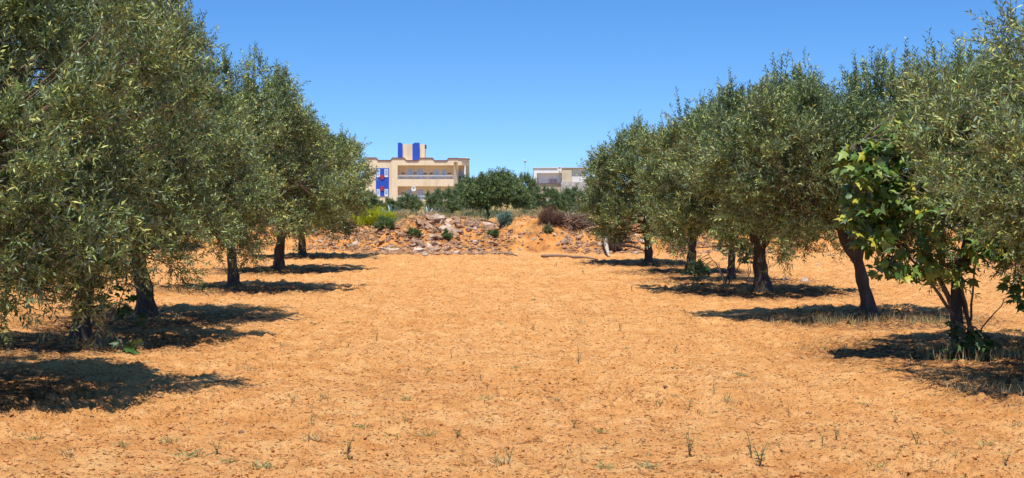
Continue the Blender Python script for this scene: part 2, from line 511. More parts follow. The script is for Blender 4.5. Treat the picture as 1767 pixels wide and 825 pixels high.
def foliage(rng, C, O, size, ntw, nlf, L, Wd, tl=.30, upb=.35, spread=.7, tintshift=0.0, tw_r=.0025):
    """C clump centres, O outward directions, size clump radii"""
    k = len(C)
    idx = np.repeat(np.arange(k), ntw)
    m = len(idx)
    u = norm(rng.normal(size=(m, 3))) * (rng.random((m, 1)) ** .5)
    A = C[idx] + u * size[idx][:, None]
    T = norm(O[idx] * .55 + np.array([0, 0, 1.0]) * upb + rng.normal(size=(m, 3)) * spread * .75)
    tlen = tl * (.55 + .9 * rng.random(m))
    B = A + T * tlen[:, None]
    B[:, 2] -= .12 * tlen * rng.random(m)
    tv, tf = twig_arrays(A, B, tw_r, tw_r * .5)
    # leaves in pairs
    t = np.linspace(.12, 1.0, nlf)
    P = A[:, None, :] + (B - A)[:, None, :] * t[None, :, None]
    D = norm(B - A)
    ref = norm(rng.normal(size=(m, 3)))
    s1 = norm(np.cross(D, ref)); s2 = np.cross(D, s1)
    ang = (np.arange(nlf) % 2) * PI + (np.arange(nlf) // 2) * (PI / 2)
    side = s1[:, None, :] * np.cos(ang)[None, :, None] + s2[:, None, :] * np.sin(ang)[None, :, None]
    LD = norm(D[:, None, :] * (.75 + .25 * rng.random((m, nlf, 1))) + side * (.7 + .3 * rng.random((m, nlf, 1))) + rng.normal(size=(m, nlf, 3)) * .18)
    P = P.reshape(-1, 3); LD = LD.reshape(-1, 3); n = len(P)
    LL = L * (.65 + .6 * rng.random(n)); WW = Wd * (.7 + .5 * rng.random(n))
    lv, lf = leaf_arrays(P, LD, LL, WW, rng)
    ct = rng.normal(size=k) * .10
    tint = np.clip(.36 + ct[idx][:, None] + rng.normal(size=(m, 1)) * .15 + rng.normal(size=(m, nlf)) * .18 + tintshift, 0, .93)
    yel = rng.random((m, nlf)) < .012
    tint = np.where(yel, .94 + .06 * rng.random((m, nlf)), tint)
    tint = np.repeat(tint.ravel(), 4)
    return lv, lf, tint, tv, tf

def crown_points(rng, blobs, n, lo=.55):
    """blobs: (cx,cy,cz,rx,ry,rz) ; returns centres spread through the outer volume and outward directions"""
    vol = np.array([b[3] * b[4] * b[5] for b in blobs]); vol = vol / vol.sum()
    C, O = [], []
    B = np.array(blobs, float)
    tries = 0
    ph = rng.random(6) * 10
    while len(C) < n and tries < n * 60:
        tries += 1
        b = B[rng.choice(len(B), p=vol)]
        d = norm(rng.normal(size=3))
        if d[2] < -.75: continue
        lump = 1 + .16 * math.sin(3.1 * d[0] + ph[0]) * math.sin(2.7 * d[1] + ph[1]) + .13 * math.sin(5.3 * d[0] + 4.1 * d[2] + ph[2]) + .09 * math.sin(7.7 * d[1] + 6 * d[2] + ph[3])
        r = (lo + (1 - lo) * rng.random() ** .6) * lump
        p = b[:3] + d * b[3:] * r
        # stay out of the deep inside of the other blobs
        q = np.sqrt((((p - B[:, :3]) / B[:, 3:]) ** 2).sum(1))
        if (q < lo * .8).any(): continue
        if p[2] < .35: continue
        C.append(p); O.append(norm(d / b[3:] * 1.0))
    return np.array(C), np.array(O)

def bez(p0, p1, p2, n):
    t = np.linspace(0, 1, n)[:, None]
    return (1 - t) ** 2 * p0 + 2 * (1 - t) * t * p1 + t ** 2 * p2

def olive(loc, label, seed, blobs, fork=(0, 0, 1.0), tr=.17, nclump=110, ntw=48, nlf=22, L=.066, Wd=.017,
          group='olive trees in the two rows', mat='olive', upb=.45, tl=.32, tintshift=0.0, limbs=None, lo=.58, name='olive_tree'):
    rng = np.random.default_rng(seed)
    root = empty(name, loc, label, 'tree', group)
    fork = np.array(fork, float)
    # trunk, twisted and flared at the base
    n = 12
    pts = bez(np.array([0, 0, -.12]), np.array([fork[0] * .25 + rng.normal() * .05, fork[1] * .3, fork[2] * .5]), fork, n)
    t = np.linspace(0, 1, n)
    rad = tr * .9 * (1.0 + .85 * np.exp(-t * 6.5) - .22 * t) * (1 + .06 * np.sin(t * 17 + seed))
    pts = np.vstack([pts, pts[-1] + (pts[-1] - pts[-2]) * .8]); rad = np.append(rad, rad[-1] * .55)
    mb = MB(); mb.tube(pts, rad, 16, .17, rng)
    for a in range(3):                        # ridges that run down into roots
        th = rng.random() * 2 * PI
        off = np.array([math.cos(th), math.sin(th), 0])
        rp = pts[:8] + off * (rad[:8] * .55)[:, None]
        rp[0] += off * .16; rp[1] += off * .04
        mb.tube(rp, rad[:8] * .52, 8, .15, rng)
    mb.build('trunk', M['bark'], root, smooth=True)
    # limbs to the blobs
    tips = []
    if limbs is None:
        limbs = []
        for b in blobs:
            k = 2 if len(blobs) > 2 else 3
            for _ in range(k):
                limbs.append(np.array(b[:3]) + rng.normal(size=3) * np.array(b[3:]) * .35 + np.array([0, 0, .25]))
    for e in limbs:
        e = np.array(e, float)
        c = fork + (e - fork) * .4 + np.array([0, 0, .25]) + rng.normal(size=3) * .12
        p = bez(fork - np.array([0, 0, .06]), c, e, 11) + rng.normal(size=(11, 3)) * .018
        r = np.linspace(tr * .62, tr * .14, 11)
        MB().tube(p, r, 8, .1, rng).build('limb', M['bark'], root, smooth=True)
        tips.append((p, r))
    C, O = crown_points(rng, blobs, nclump, lo)
    # branches from the limbs to each clump
    LP = np.concatenate([p for p, r in tips]); LR = np.concatenate([r for p, r in tips])
    mb = MB()
    for c in C:
        d = np.linalg.norm(LP - c, axis=1) + .35 * np.maximum(LP[:, 2] - c[2], 0)
        i = int(np.argmin(d))
        m_ = (LP[i] + c) / 2 + rng.normal(size=3) * .08
        p = bez(LP[i], m_, c, 5)
        r0 = min(LR[i] * .6, .022)
        mb.tube(p, np.linspace(r0, .005, 5), 5, 0, None, False)
    mb.build('branches', M['twig'], root, smooth=True)
    size = .13 + .17 * rng.random(len(C))
    lv, lf, tint, tv, tf = foliage(rng, C, O, size, ntw, nlf, L, Wd, tl, upb, .7, tintshift)
    # erect shoots breaking the outline
    k = max(6, len(C) // 7)
    top = np.argsort(-C[:, 2] + rng.random(len(C)) * .5)[:k]
    C2 = C[top] + np.array([0, 0, .18]); O2 = norm(O[top] * .4 + np.array([0, 0, 1.]) + rng.normal(size=(k, 3)) * .15)
    lv2, lf2, tint2, tv2, tf2 = foliage(rng, C2, O2, np.full(k, .14), max(5, ntw // 6), int(nlf * 1.2), L, Wd, tl * 1.25, 1.1, .28, tintshift)
    lf2 = lf2 + len(lv); tf2 = tf2 + len(tv)
    mesh_np('twigs', np.concatenate([tv, tv2]), np.concatenate([tf, tf2]), M['twig'], root)
    mesh_np('foliage', np.concatenate([lv, lv2]), np.concatenate([lf, lf2]), M[mat], root,
            attrs={'tint': np.concatenate([tint, tint2])})
    return root

# crowns: blobs are relative to the base of the trunk
def P(i): x, y = TREES_XY[i]; return (x, y, hgt(x, y))
olive(P(0), 'nearest olive tree on the left, its crown cut by the edge and hanging low', 1,
      [(.1, -.2, 2.5, 2.35, 2.0, 1.5), (.1, .1, 3.9, 1.4, 1.5, 1.1), (.85, -.6, 1.6, 1.4, 1.2, .95), (-.6, -.9, 1.5, 1.5, 1.2, .9)],
      (0, 0, .9), .17, 270, 30, 20, .080, .0195, tl=.34, tintshift=.03)
olive(P(1), 'second olive tree of the left row, short grey trunk half hidden behind low leaves', 2,
      [(.0, 0, 2.9, 1.75, 1.8, 1.5), (.3, -.2, 4.1, 1.2, 1.2, 1.0), (.2, -.4, 1.5, 1.6, 1.4, .8)],
      (.1, 0, .8), .14, 220, 30, 19, .072, .0185)
olive(P(2), 'tall olive tree of the left row with a thick gnarled trunk and drooping low branches', 3,
      [(.1, 0, 2.8, 1.65, 1.8, 1.35), (-.2, -.1, 3.95, 1.05, 1.2, 1.0), (.7, -.3, 1.75, 1.45, 1.3, .85)],
      (-.15, 0, 1.0), .16, 210, 30, 19, .072, .0190)
olive(P(3), 'olive tree of the left row with a straight single trunk and dark shadow band', 4,
      [(.1, 0, 2.75, 1.65, 1.8, 1.35), (-.3, 0, 3.7, 1.2, 1.3, 1.0), (.6, -.3, 1.75, 1.55, 1.5, .7)],
      (-.1, 0, 1.15), .115, 200, 28, 17, .082, .0225)
olive(P(4), 'olive tree between the straight trunked one and the last tree of the left row', 5,
      [(.1, 0, 2.5, 1.7, 1.8, 1.3), (.0, 0, 3.4, 1.15, 1.2, .85), (.4, -.2, 1.5, 1.6, 1.5, .6)],
      (.1, 0, 1.1), .145, 170, 28, 15, .095, .027)
olive(P(5), 'farthest olive tree of the left row, beside the cream apartment building', 6,
      [(.2, 0, 2.3, 1.8, 2.0, 1.25), (.8, 0, 2.9, 1.0, 1.2, .85), (-.4, 0, 3.0, 1.2, 1.2, .85), (.3, 0, 1.3, 1.5, 1.4, .55)],
      (-.05, 0, 1.0), .13, 165, 28, 14, .105, .031)
olive(P(6), 'nearest olive tree on the right, mostly outside the right edge, coarse branches in view', 7,
      [(.3, 0, 2.1, 2.2, 2.0, 1.15), (1.2, 0, 3.4, 1.6, 1.6, .95), (-.45, 0, 3.25, 1.05, 1.2, .75), (.1, -.2, 1.9, 1.7, 1.5, .7)],
      (0, 0, .9), .17, 210, 30, 19, .078, .0190, tintshift=.08)
olive(P(7), 'olive tree on the right with thin dark trunk rising from a clump of suckers', 8,
      [(.75, 0, 2.4, 1.5, 1.5, 1.15), (1.3, 0, 3.3, .95, 1.2, .75), (.35, -.1, 1.65, 1.25, 1.1, .75)],
      (-.05, 0, 1.1), .085, 170, 30, 19, .074, .0190, tintshift=.06)
olive(P(8), 'olive tree on the right whose bare forked trunk sends one limb out to the left', 9,
      [(-1.05, 0, 2.3, 1.6, 1.6, 1.1), (.45, .2, 2.65, 1.3, 1.5, 1.05), (-.8, 0, 2.85, .9, 1.1, .65), (-1.2, -.1, 1.85, 1.2, 1.1, .55)],
      (-.25, 0, .98), .115, 210, 30, 19, .076, .0205,
      limbs=[(-1.0, 0, 1.75), (-1.3, .3, 2.2), (-.9, -.2, 2.8), (.45, .1, 2.3), (.7, .2, 3.0), (.1, -.3, 2.8)])
olive(P(9), 'broad olive tree in the middle of the right row with leaning thick trunk', 10,
      [(-.35, 0, 2.35, 1.9, 1.8, 1.3), (.75, 0, 3.1, 1.1, 1.2, .95), (-.3, 0, 2.7, 1.2, 1.2, .9), (-.3, -.2, 1.3, 1.75, 1.4, .65)],
      (-.12, 0, .95), .165, 210, 28, 17, .084, .0230)
olive(P(10), 'slender olive tree behind the fig saplings in the right row', 11,
      [(-.1, 0, 2.6, 1.2, 1.3, 1.2), (-.1, 0, 3.3, .9, .9, .75)],
      (.05, 0, 1.1), .09, 90, 28, 15, .090, .025)
olive(P(11), 'olive tree second from the far end of the right row with dark leafy base', 12,
      [(-.1, 0, 2.3, 1.25, 1.4, 1.2), (.2, 0, 2.85, .85, 1.0, .8), (0, -.2, 1.4, 1.2, 1.1, .55)],
      (.08, 0, .95), .13, 115, 28, 15, .094, .026)
olive(P(12), 'farthest olive tree of the right row, rounded, next to the rubble bank', 13,
      [(-.1, 0, 2.35, 1.55, 1.6, 1.25), (.3, 0, 2.85, .95, 1.1, .75), (-.15, 0, 1.25, 1.55, 1.4, .65)],
      (-.06, 0, 1.0), .125, 165, 28, 15, .098, .028)

# second rows to either side, and the grove beyond the bank: three shapes, copied
def far_proto(seed, blobs, fork=(0, 0, .9)):
    return olive((0, 0, 0), 'x', seed, blobs, fork, .14, 95, 26, 12, .15, .052, group='olive trees in the grove beyond the bank',
                 mat='olive_far', tl=.42, limbs=[(.5, 0, 1.9), (-.6, .2, 2.0), (.1, -.4, 2.3)])
protos = [far_proto(31, [(0, 0, 1.95, 2.0, 1.9, 1.15), (.5, 0, 2.7, 1.1, 1.1, .8), (0, 0, 1.2, 1.9, 1.6, .6)]),
          far_proto(32, [(0, 0, 1.8, 2.2, 1.9, 1.2), (-.7, 0, 2.4, 1.0, 1.1, .7), (.2, 0, 1.0, 2.0, 1.6, .7)]),
          far_proto(33, [(0, 0, 1.8, 1.8, 1.9, 1.3), (0, 0, 2.6, 1.2, 1.1, .8), (0, 0, 1.0, 1.8, 1.6, .7)])]
used = [False] * 3
def place_far(k, x, y, s, rz, label, sz=None, sink=0.0):
    if not used[k]: o = protos[k]; used[k] = True
    else: o = copy_tree(protos[k])
    o.location = (x, y, hgt(x, y) - sink); o.rotation_euler = (0, 0, rz); o.scale = (s, s, sz or s)
    o['label'] = label
    return o
def far_at(k, px, y, top_py, wpx, rz, label):
    p = at(px, top_py, y)
    h = (p[2] - hgt(p[0], y)); s = wpx / F_PX * y / (4.3, 4.6, 3.8)[k]
    return place_far(k, p[0], y, s, rz, label, h / 3.55)
_q = at(846, 376, 63.0)
olive((_q[0], 63.0, hgt(_q[0], 63.0)), 'dark olive tree standing alone on top of the bank with short leaning trunk', 51,
      [(.15, 0, 1.22, 1.25, 1.3, .50), (.55, 0, 1.35, .7, .8, .42), (-.5, 0, 1.3, .7, .9, .42)], (-.14, 0, .62), .085, 150, 26, 13, .12, .036,
      group='olive trees in the grove beyond the bank', mat='olive_far', tl=.26)
far_at(1, 768, 97, 322, 88, 1.1, 'low olive tree in front of the right end of the cream apartment building')
far_at(2, 815, 103, 312, 70, 2.0, 'low olive tree between the apartment building and the lone dark olive')
far_at(1, 944, 99, 320, 74, 3.3, 'low olive tree in front of the white house')
far_at(2, 990, 102, 326, 60, 4.4, 'small olive tree under the grey wall right of the white house')
far_at(0, 903, 108, 303, 60, 5.0, 'olive tree just left of the white house behind the lone olive')
far_at(1, 668, 104, 341, 70, 5.5, 'low olive bush below the blue window panel of the apartment building')
far_at(2, 704, 108, 337, 50, 1.5, 'low olive bush below the balconies of the apartment building')
far_at(0, 626, 100, 330, 60, .8, 'olive tree at the left corner of the apartment building')
far_at(2, 1040, 104, 318, 70, 2.6, 'olive tree behind the last tree of the right row')
rr = random.Random(5)
for i in range(26):
    x = -110 + i * 9 + rr.uniform(-2, 2); y = 292 + rr.uniform(-10, 10)
    place_far(i % 3, x, y, rr.uniform(1.8, 2.1), rr.uniform(0, 6), 'olive tree in the distant row closing off the field', rr.uniform(1.0, 1.2))
for i, (x, y) in enumerate([(-13.2, 27), (-13, 35), (-13.4, 43.5), (-13.1, 52), (-20, 40), (-20.5, 52), (12.6, 58), (19.5, 62), (26, 70), (-27, 62)]):
    place_far(i % 3, x, y, rr.uniform(.95, 1.1), rr.uniform(0, 6),
              'olive tree in the rows behind the left row' if x < 0 else 'olive tree at the field edge behind the right row', 1.15)['group'] = 'olive trees in the outer rows'

# ------------------------------------------------------------------ fig trees
LOBE = [(0, 0), (.16, -.03), (.42, .10), (.30, .26), (.50, .52), (.24, .50), (.17, .62), (.0, 1.0)]
def fig_leaves(rng, Pts, D, sizes, tmid=.45):
    out = LOBE + [(-x, y) for x, y in LOBE[-2:0:-1]]
    o = np.array(out); k = len(o)
    V, Fs, T = [], [], []
    n = 0
    for p, d, s in zip(Pts, D, sizes):
        d = norm(d); nrm = norm(np.array([0, 0, 1.]) * .5 + rng.normal(size=3) * .75 - np.array([0, 1, 0]) * .45)
        S = norm(np.cross(d, nrm)); N = np.cross(S, d)
        cup = rng.uniform(.1, .7)
        v = p + (o[:, 0:1] * S + o[:, 1:2] * d) * s - N * (np.abs(o[:, 0:1]) * cup * s) - np.array([[0, 0, 1.]]) * (o[:, 1:2] ** 2 * s * .3)
        c = p + d * (.42 * s)
        V.append(np.vstack([v, c[None]])); 
        Fs += [(n + i, n + (i + 1) % k, n + k) for i in range(k)]
        n += k + 1
        T += [float(np.clip(rng.normal(tmid, .26), 0, 1))] * (k + 1)
    return np.concatenate(V), np.array(Fs), np.array(T)

def fig(name, loc, label, cat, seed, stems, blobs, nleaf, size=.17, group=None, tmid=.45):
    rng = np.random.default_rng(seed)
    root = empty(name, loc, label, cat, group)
    SP = []
    for (e, r) in stems:
        e = np.array(e, float)
        c = np.array([e[0] * .35, e[1] * .4, e[2] * .6]) + rng.normal(size=3) * .05
        p = bez(np.array([rng.normal() * .05, rng.normal() * .05, -.05]), c, e, 12) + rng.normal(size=(12, 3)) * .01
        MB().tube(p, np.linspace(r, r * .3, 12), 7, .1, rng).build('stem', M['figbark'], root, smooth=True)
        SP.append(p[4:])
    SP = np.concatenate(SP)
    Pn, Dn, Sz = [], [], []
    mb = MB()
    B = np.array(blobs, float); vol = B[:, 3] * B[:, 4] * B[:, 5]; vol /= vol.sum()
    done = 0
    while done < nleaf:
        b = B[rng.choice(len(B), p=vol)]
        d = norm(rng.normal(size=3)); c = b[:3] + d * b[3:] * rng.uniform(.45, 1)
        i = int(np.argmin(np.linalg.norm(SP - c, axis=1)))
        if nleaf >= 200: mb.tube(bez(SP[i], (SP[i] + c) / 2 + np.array([0, 0, .06]), c, 5), np.linspace(.010, .006, 5), 5, 0, None, False)
        if nleaf < 200: MB().tube(bez(SP[i], (SP[i] + c) / 2 + np.array([0, 0, .06]), c, 5), np.linspace(.010, .006, 5), 5, 0, None, False).build('shoot', M['figbark'], root)
        for q in range(rng.integers(5, 9)):          # a rosette of leaves round each shoot tip
            a = rng.random() * 2 * PI
            dd = norm(np.array([math.cos(a), math.sin(a), rng.uniform(-.5, .45)]))
            st = c + dd * rng.uniform(.03, .08) - np.array([0, 0, .02 * q])
            Pn.append(st); Dn.append(dd); Sz.append(size * rng.uniform(.6, 1.2)); done += 1
    if nleaf >= 200: mb.build('shoots', M['figbark'], root)
    V, Fa, T = fig_leaves(rng, Pn, Dn, Sz, tmid)
    mesh_np('foliage', V, Fa, M['fig'], root, attrs={'tint': T})
    return root

fp = hit(1676, 606)
fx, fy = fp[0], fp[1] + .1
def rel(px, py, dy=0.0):
    q = at(px, py, fy + dy); return (q[0] - fx, dy, q[2] - hgt(fx, fy))
def blob(px, py, wpx, hpx, dy=0.0, ry=.35):
    q = rel(px, py, dy); s = (fy + dy) / F_PX
    return (q[0], dy, q[2], wpx * s / 2, ry, hpx * s / 2)
fig('fig_tree', (fx, fy, hgt(fx, fy)), 'fig tree with big bright green lobed leaves growing among the olives on the right', 'tree', 41,
    [(rel(1500, 290, -1.0), .04), (rel(1520, 400, -1.0), .03), (rel(1560, 250, -.8), .03), (rel(1752, 500, -.5), .014), (rel(1650, 450, -.9), .02), (rel(1690, 410, -1.0), .02), (rel(1480, 250, -1.), .03)],
    [blob(1505, 290, 120, 150, -1.1), blob(1505, 370, 105, 120, -1.1), blob(1545, 235, 90, 50, -1.0), blob(1550, 455, 80, 70, -1.1), blob(1590, 420, 60, 100, -1.3), blob(1600, 300, 60, 120, -1.5), blob(1560, 215, 70, 40, -1.2), blob(1565, 330, 80, 130, -1.2), blob(1475, 260, 50, 60, -1.1, .2), blob(1500, 330, 110, 160, -1.2),
     blob(1750, 490, 50, 60, -.7, .2), blob(1640, 470, 60, 60, -1.1, .25), blob(1725, 425, 80, 60, -1.3), blob(1690, 405, 80, 60, -1.4)],
    1350, .16, tmid=.70)
q = hit(1668, 622)
fig('fig_sucker', (q[0] - .02, q[1] + .25, q[2] - .02), 'low dark leafy suckers crowding the foot of the thin trunked olive on the right', 'shrub', 42,
    [((.25, -.1, .32), .012), ((-.2, -.1, .2), .012), ((.1, -.2, .42), .012)], [(.1, -.15, .25, .38, .25, .25)], 130, .11, 'fig shrubs under the olive trees', 0.0)
for (px, py, seed, lab, st, bl, nl) in (
    (1255, 492, 43, 'fig sapling with bare spreading stems between two trunks of the right row',
     [((-.45, 0, .75), .02), ((.15, 0, .8), .02), ((.5, 0, .7), .02), ((-.2, 0, .5), .015)], [(.42, 0, .75, .25, .25, .35), (-.6, 0, .35, .35, .25, .2), (.1, 0, .95, .4, .3, .2)], 110),
    (1197, 476, 44, 'dark green fig shrub at the foot of the leafy based olive of the right row',
     [((.2, 0, .4), .015), ((-.15, 0, .45), .015)], [(.12, -.1, .28, .42, .25, .26)], 75),
    (1290, 488, 45, 'small bright fig shoot beside the leaning trunk',
     [((0, 0, .9), .012), ((.12, 0, .7), .012)], [(.03, 0, .78, .18, .16, .3)], 45),
    (212, 612, 46, 'small dark fig seedling in front of the left row',
     [((.1, 0, .2), .01), ((-.1, 0, .25), .01)], [(.02, 0, .16, .2, .15, .12)], 26),
    (172, 600, 47, 'fig sapling with thin leaning stems under the second olive on the left',
     [((.4, 0, .85), .016), ((.2, .1, .6), .014), ((-.1, 0, .5), .012)], [(.35, -.1, .7, .35, .25, .3)], 40)):
    q = hit(px, py)
    fig('fig_shrub', (q[0], q[1], q[2] - .02), lab, 'shrub', seed, st, bl, nl, .13, 'fig shrubs under the olive trees', .12 if px != 1290 else .4)

# ------------------------------------------------------------------ apartment building
def building():
    Y = 238.0
    k = Y / F_PX
    def X(u): return (600 + u / 5.892 - W_PX / 2) * k
    def Z(v): return at(883, 230 + v / 5.892, Y)[2]
    cx = X(650)
    root = empty('apartment_building', (cx, Y, 0), 'cream two storey apartment building with long balconies, blue panels and a scalloped maroon roof edge', 'building')
    def bx(mb, u0, u1, v0, v1, y0, y1): return mb.box(X(u0) - cx, X(u1) - cx, y0, y1, Z(v1), Z(v0))
    gz0 = 0.0 - 0.2
    # walls: front face at y=0, recess 1.6 m deep
    w = MB()
    w.box(X(180) - cx, X(508) - cx, 0, 9, gz0, Z(290))                        # left block
    w.box(X(508) - cx, X(1078) - cx, 1.7, 9, gz0, Z(290))                      # recessed back wall
    bx(w, 508.5, 1077.5, 466, 539, 0.0, 1.69)                                   # slab band, upper balcony
    w.box(X(508.5) - cx, X(1077.5) - cx, 0, 1.69, gz0, Z(672))                  # lower balcony parapet
    bx(w, 508.5, 1077.5, 290, 326, 0, 1.69)                                     # lintel
    w.prism([(X(1078) - cx, 0.0), (X(1122) - cx, 1.3), (X(1122) - cx, 9), (X(1078) - cx, 9)], gz0, Z(290))
    w.prism([(X(1122.5) - cx, 3.0), (X(1222) - cx, 3.0), (X(1222) - cx, 9), (X(1122.5) - cx, 9)], gz0, Z(300))
    # scalloped parapet
    prof = [(180, 247), (292, 247), (310, 272), (435, 272), (455, 248), (575, 248), (600, 274), (715, 274), (735, 249), (865, 249), (885, 275), (1005, 275), (1025, 252), (1122, 252)]
    top = [(X(u) - cx, Z(v + 7)) for u, v in prof]
    poly = [(X(180) - cx, Z(290) + .002)] + [(X(1122) - cx, Z(290) + .002)] + top[::-1]
    w.slab_xz(poly, 0.0, .35)
    w.build('wall', M['plaster'], root)
    # the canted corner canopy on the right
    c = MB()
    c.prism([(X(1122.5) - cx, .02), (X(1160) - cx, .02), (X(1226) - cx, 2.2), (X(1226) - cx, 6), (X(1122.5) - cx, 6)], Z(326), Z(262))
    c.build('corner_canopy', M['plaster'], root)
    t = MB()
    for (a, b) in zip(prof[:-1], prof[1:]):
        x0, x1 = X(a[0]) - cx, X(b[0]) - cx
        z0, z1 = Z(a[1] + 7) + .003, Z(b[1] + 7) + .003; h = 8 / 5.892 * k
        t.slab_xz([(x0, z0), (x1, z1), (x1, z1 + h), (x0, z0 + h)], -.12, .45)
    t.prism([(X(1122.6) - cx, -.12), (X(1160) - cx, -.12), (X(1232) - cx, 2.2), (X(1232) - cx, 6.2), (X(1122.6) - cx, 6.2)], Z(262) + .003, Z(254))
    t.build('roof_trim', M['maroon'], root)
    # canopy: white block details
    d = MB()
    for u in (1168, 1208): d.box(X(u) - cx - .3, X(u) - cx + .3, .6, 1.2, Z(254) + .003, Z(246)) 
    d.build('roof_ornament', M['white'], root)
    p = MB(); bx(p, 1183, 1198, 326, 640, 1.0, 1.3); p.build('corner_post', M['white'], root)
    # stair tower
    tw = MB()
    bx(tw, 552, 650, 106, 285, 2.2, 6); bx(tw, 724, 776, 108, 285, 2.2, 6); bx(tw, 650.2, 723.8, 120, 285, 2.5, 6)
    tw.build('stair_tower', M['plaster'], root)
    f = MB()
    for (u0, u1) in ((502, 550), (652, 724)):
        pl = [(X(u0) - cx, Z(285)), (X(u1) - cx, Z(285)), (X(u1) - cx, Z(107 if u0 < 600 else 95)), (X(u1) - cx - (.25 if u0 < 600 else .08), Z(92)), (X(u0) - cx + (.08 if u0 < 600 else .35), Z(92)), (X(u0) - cx, Z(95 if u0 < 600 else 107))]
        g = MB(); g.slab_xz(pl, 1.7, 2.19); g.build('tower_fin', M['blue'], root)
    g = MB(); bx(g, 777, 785, 112, 150, 2.5, 5); g.build('tower_dark_edge', M['dark'], root)  # dark block at the right edge of the tower
    # blue panel with windows
    g = MB(); bx(g, 288, 420, 355, 640, -.10, -.005); bp = g.build('blue_panel', M['blue'], root)
    for (v0, v1) in ((364, 446), (568, 640)):
        for (u0, u1) in ((296, 330), (376, 412)):
            g = MB(); bx(g, u0, u1, v0, v1, -.16, -.103); fr = g.build('window', M['white'], root)
            g = MB(); bx(g, u0 + 5, u1 - 5, v0 + 5, v1 - 22, -.19, -.163); g.build('pane', M['glass'], fr)
    for v in (446, 562):                                                          # red star ornaments
        g = MB()
        for a in range(3):
            th = a * PI / 3; cxx, cz = X(351) - cx, Z(v); L_ = .42; ww = .10
            dx, dz = math.cos(th), math.sin(th)
            g.slab_xz([(cxx - dx * L_ + dz * ww, cz - dz * L_ - dx * ww), (cxx + dx * L_ + dz * ww, cz + dz * L_ - dx * ww), (cxx + dx * L_ - dz * ww, cz + dz * L_ + dx * ww), (cxx - dx * L_ - dz * ww, cz - dz * L_ + dx * ww)], -.19 - a * .01, -.102)
        g.build('star_ornament', M['red'], root)
    # doors and windows in the recess
    for (u0, u1, v0, v1, mt) in ((604, 654, 366, 428, 'glass'), (874, 926, 370, 466, 'shutter'), (952, 1002, 370, 436, 'shutter'),
                                 (602, 650, 572, 634, 'glass'), (876, 916, 576, 672, 'shutter')):
        g = MB(); bx(g, u0, u1, v0, v1, 1.60, 1.698); fr = g.build('window', M['white'], root)
        g = MB(); bx(g, u0 + 5, u1 - 5, v0 + 5, v1 - 4, 1.56, 1.597); g.build('pane', M[mt], fr)
    for (v0, v1) in ((364, 466), (574, 672)):
        g = MB(); bx(g, 698, 764, v0, v1, 1.60, 1.698); fr = g.build('door', M['white'], root)
        g = MB(); bx(g, 703, 729, v0 + 5, v1 - 4, 1.56, 1.597); bx(g, 733, 759, v0 + 5, v1 - 4, 1.56, 1.597); g.build('pane', M['shutter'], fr)
    for (u, v) in ((558, 404), (680, 404), (784, 408), (846, 408), (1030, 406), (552, 608)):
        g = MB(); bx(g, u - 16, u + 16, v - 4, v + 4, 1.62, 1.698); g.build('vent', M['dark'], root)
    # column in the recess centre and railings
    g = MB(); bx(g, 803, 812, 326.5, 465.5, .9, 1.2); g.build('pillar', M['plaster'], root)
    for (v0, v1) in ((430, 466), (636, 672)):
        g = MB(); bx(g, 510, 1076, v0, v0 + 6, .02, .12); rl = g.build('railing', M['white'], root)
        g = MB()
        for j in range(3): bx(g, 510, 1076, v0 + 12 + j * 8, v0 + 14.5 + j * 8, .05, .09)
        for u in np.linspace(512, 1074, 8): g.box(X(u) - cx - .04, X(u) - cx + .04, .03, .11, Z(v1) + .002, Z(v0 + 6) - .002)
        g.build('rail_bars', M['galv'], rl)
    g = MB()
    bx(g, 1124, 1224, 438, 444, 1.5, 1.6); bx(g, 1124, 1224, 490, 496, 1.5, 1.6)
    for u in np.linspace(1125, 1223, 12): g.box(X(u) - cx - .05, X(u) - cx + .05, 1.52, 1.58, Z(490), Z(444))
    g.build('corner_railing', M['dark'], root)
    g = MB(); bx(g, 1123, 1226, 497, 545, 1.3, 2.99); g.build('corner_slab', M['plaster'], root)
    for u0 in (1088, 1136):
        pass
    g = MB(); bx(g, 1134, 1160, 372, 470, 2.9, 2.996); g.build('window', M['shutter'], root)
    # satellite dish on the lower balcony
    dsh = empty('satellite_dish', (X(672), Y - .25, Z(566)), 'satellite dish fixed to the middle balcony band of the apartment building', 'satellite dish')
    dish(dsh, .42)
    ad = empty('rooftop_aerial', (X(713), Y + 4, Z(120)), 'thin aerial on top of the blue finned stair tower', 'aerial')
    MB().tube([(0, 0, 0), (0, 0, 1.1)], .03, 6).build('mast', M['galv'], ad)

def dish(root, r):
    V = []; F = []; n = 16
    for j, q in enumerate((0.02, .4, .75, 1.0)):
        for i in range(n):
            a = i / n * 2 * PI; V.append((math.cos(a) * r * q, -.28 * r * q * q, math.sin(a) * r * q))
    for j in range(3):
        for i in range(n): F.append((j * n + i, j * n + (i + 1) % n, (j + 1) * n + (i + 1) % n, (j + 1) * n + i))
    mb = MB(); mb.add(V, F); o = mb.build('dish', M['greywall'], root, smooth=True)
    sd = o.modifiers.new('thick', 'SOLIDIFY'); sd.thickness = .03
    MB().tube([(0, 0, -r), (0, -r * .55, -r * .5), (0, -r * .9, 0)], .02, 5).build('feed_arm', M['dark'], root)
    MB().tube([(0, 0.02, 0), (0, .2, -.1)], .03, 5).build('bracket', M['dark'], root)
building()

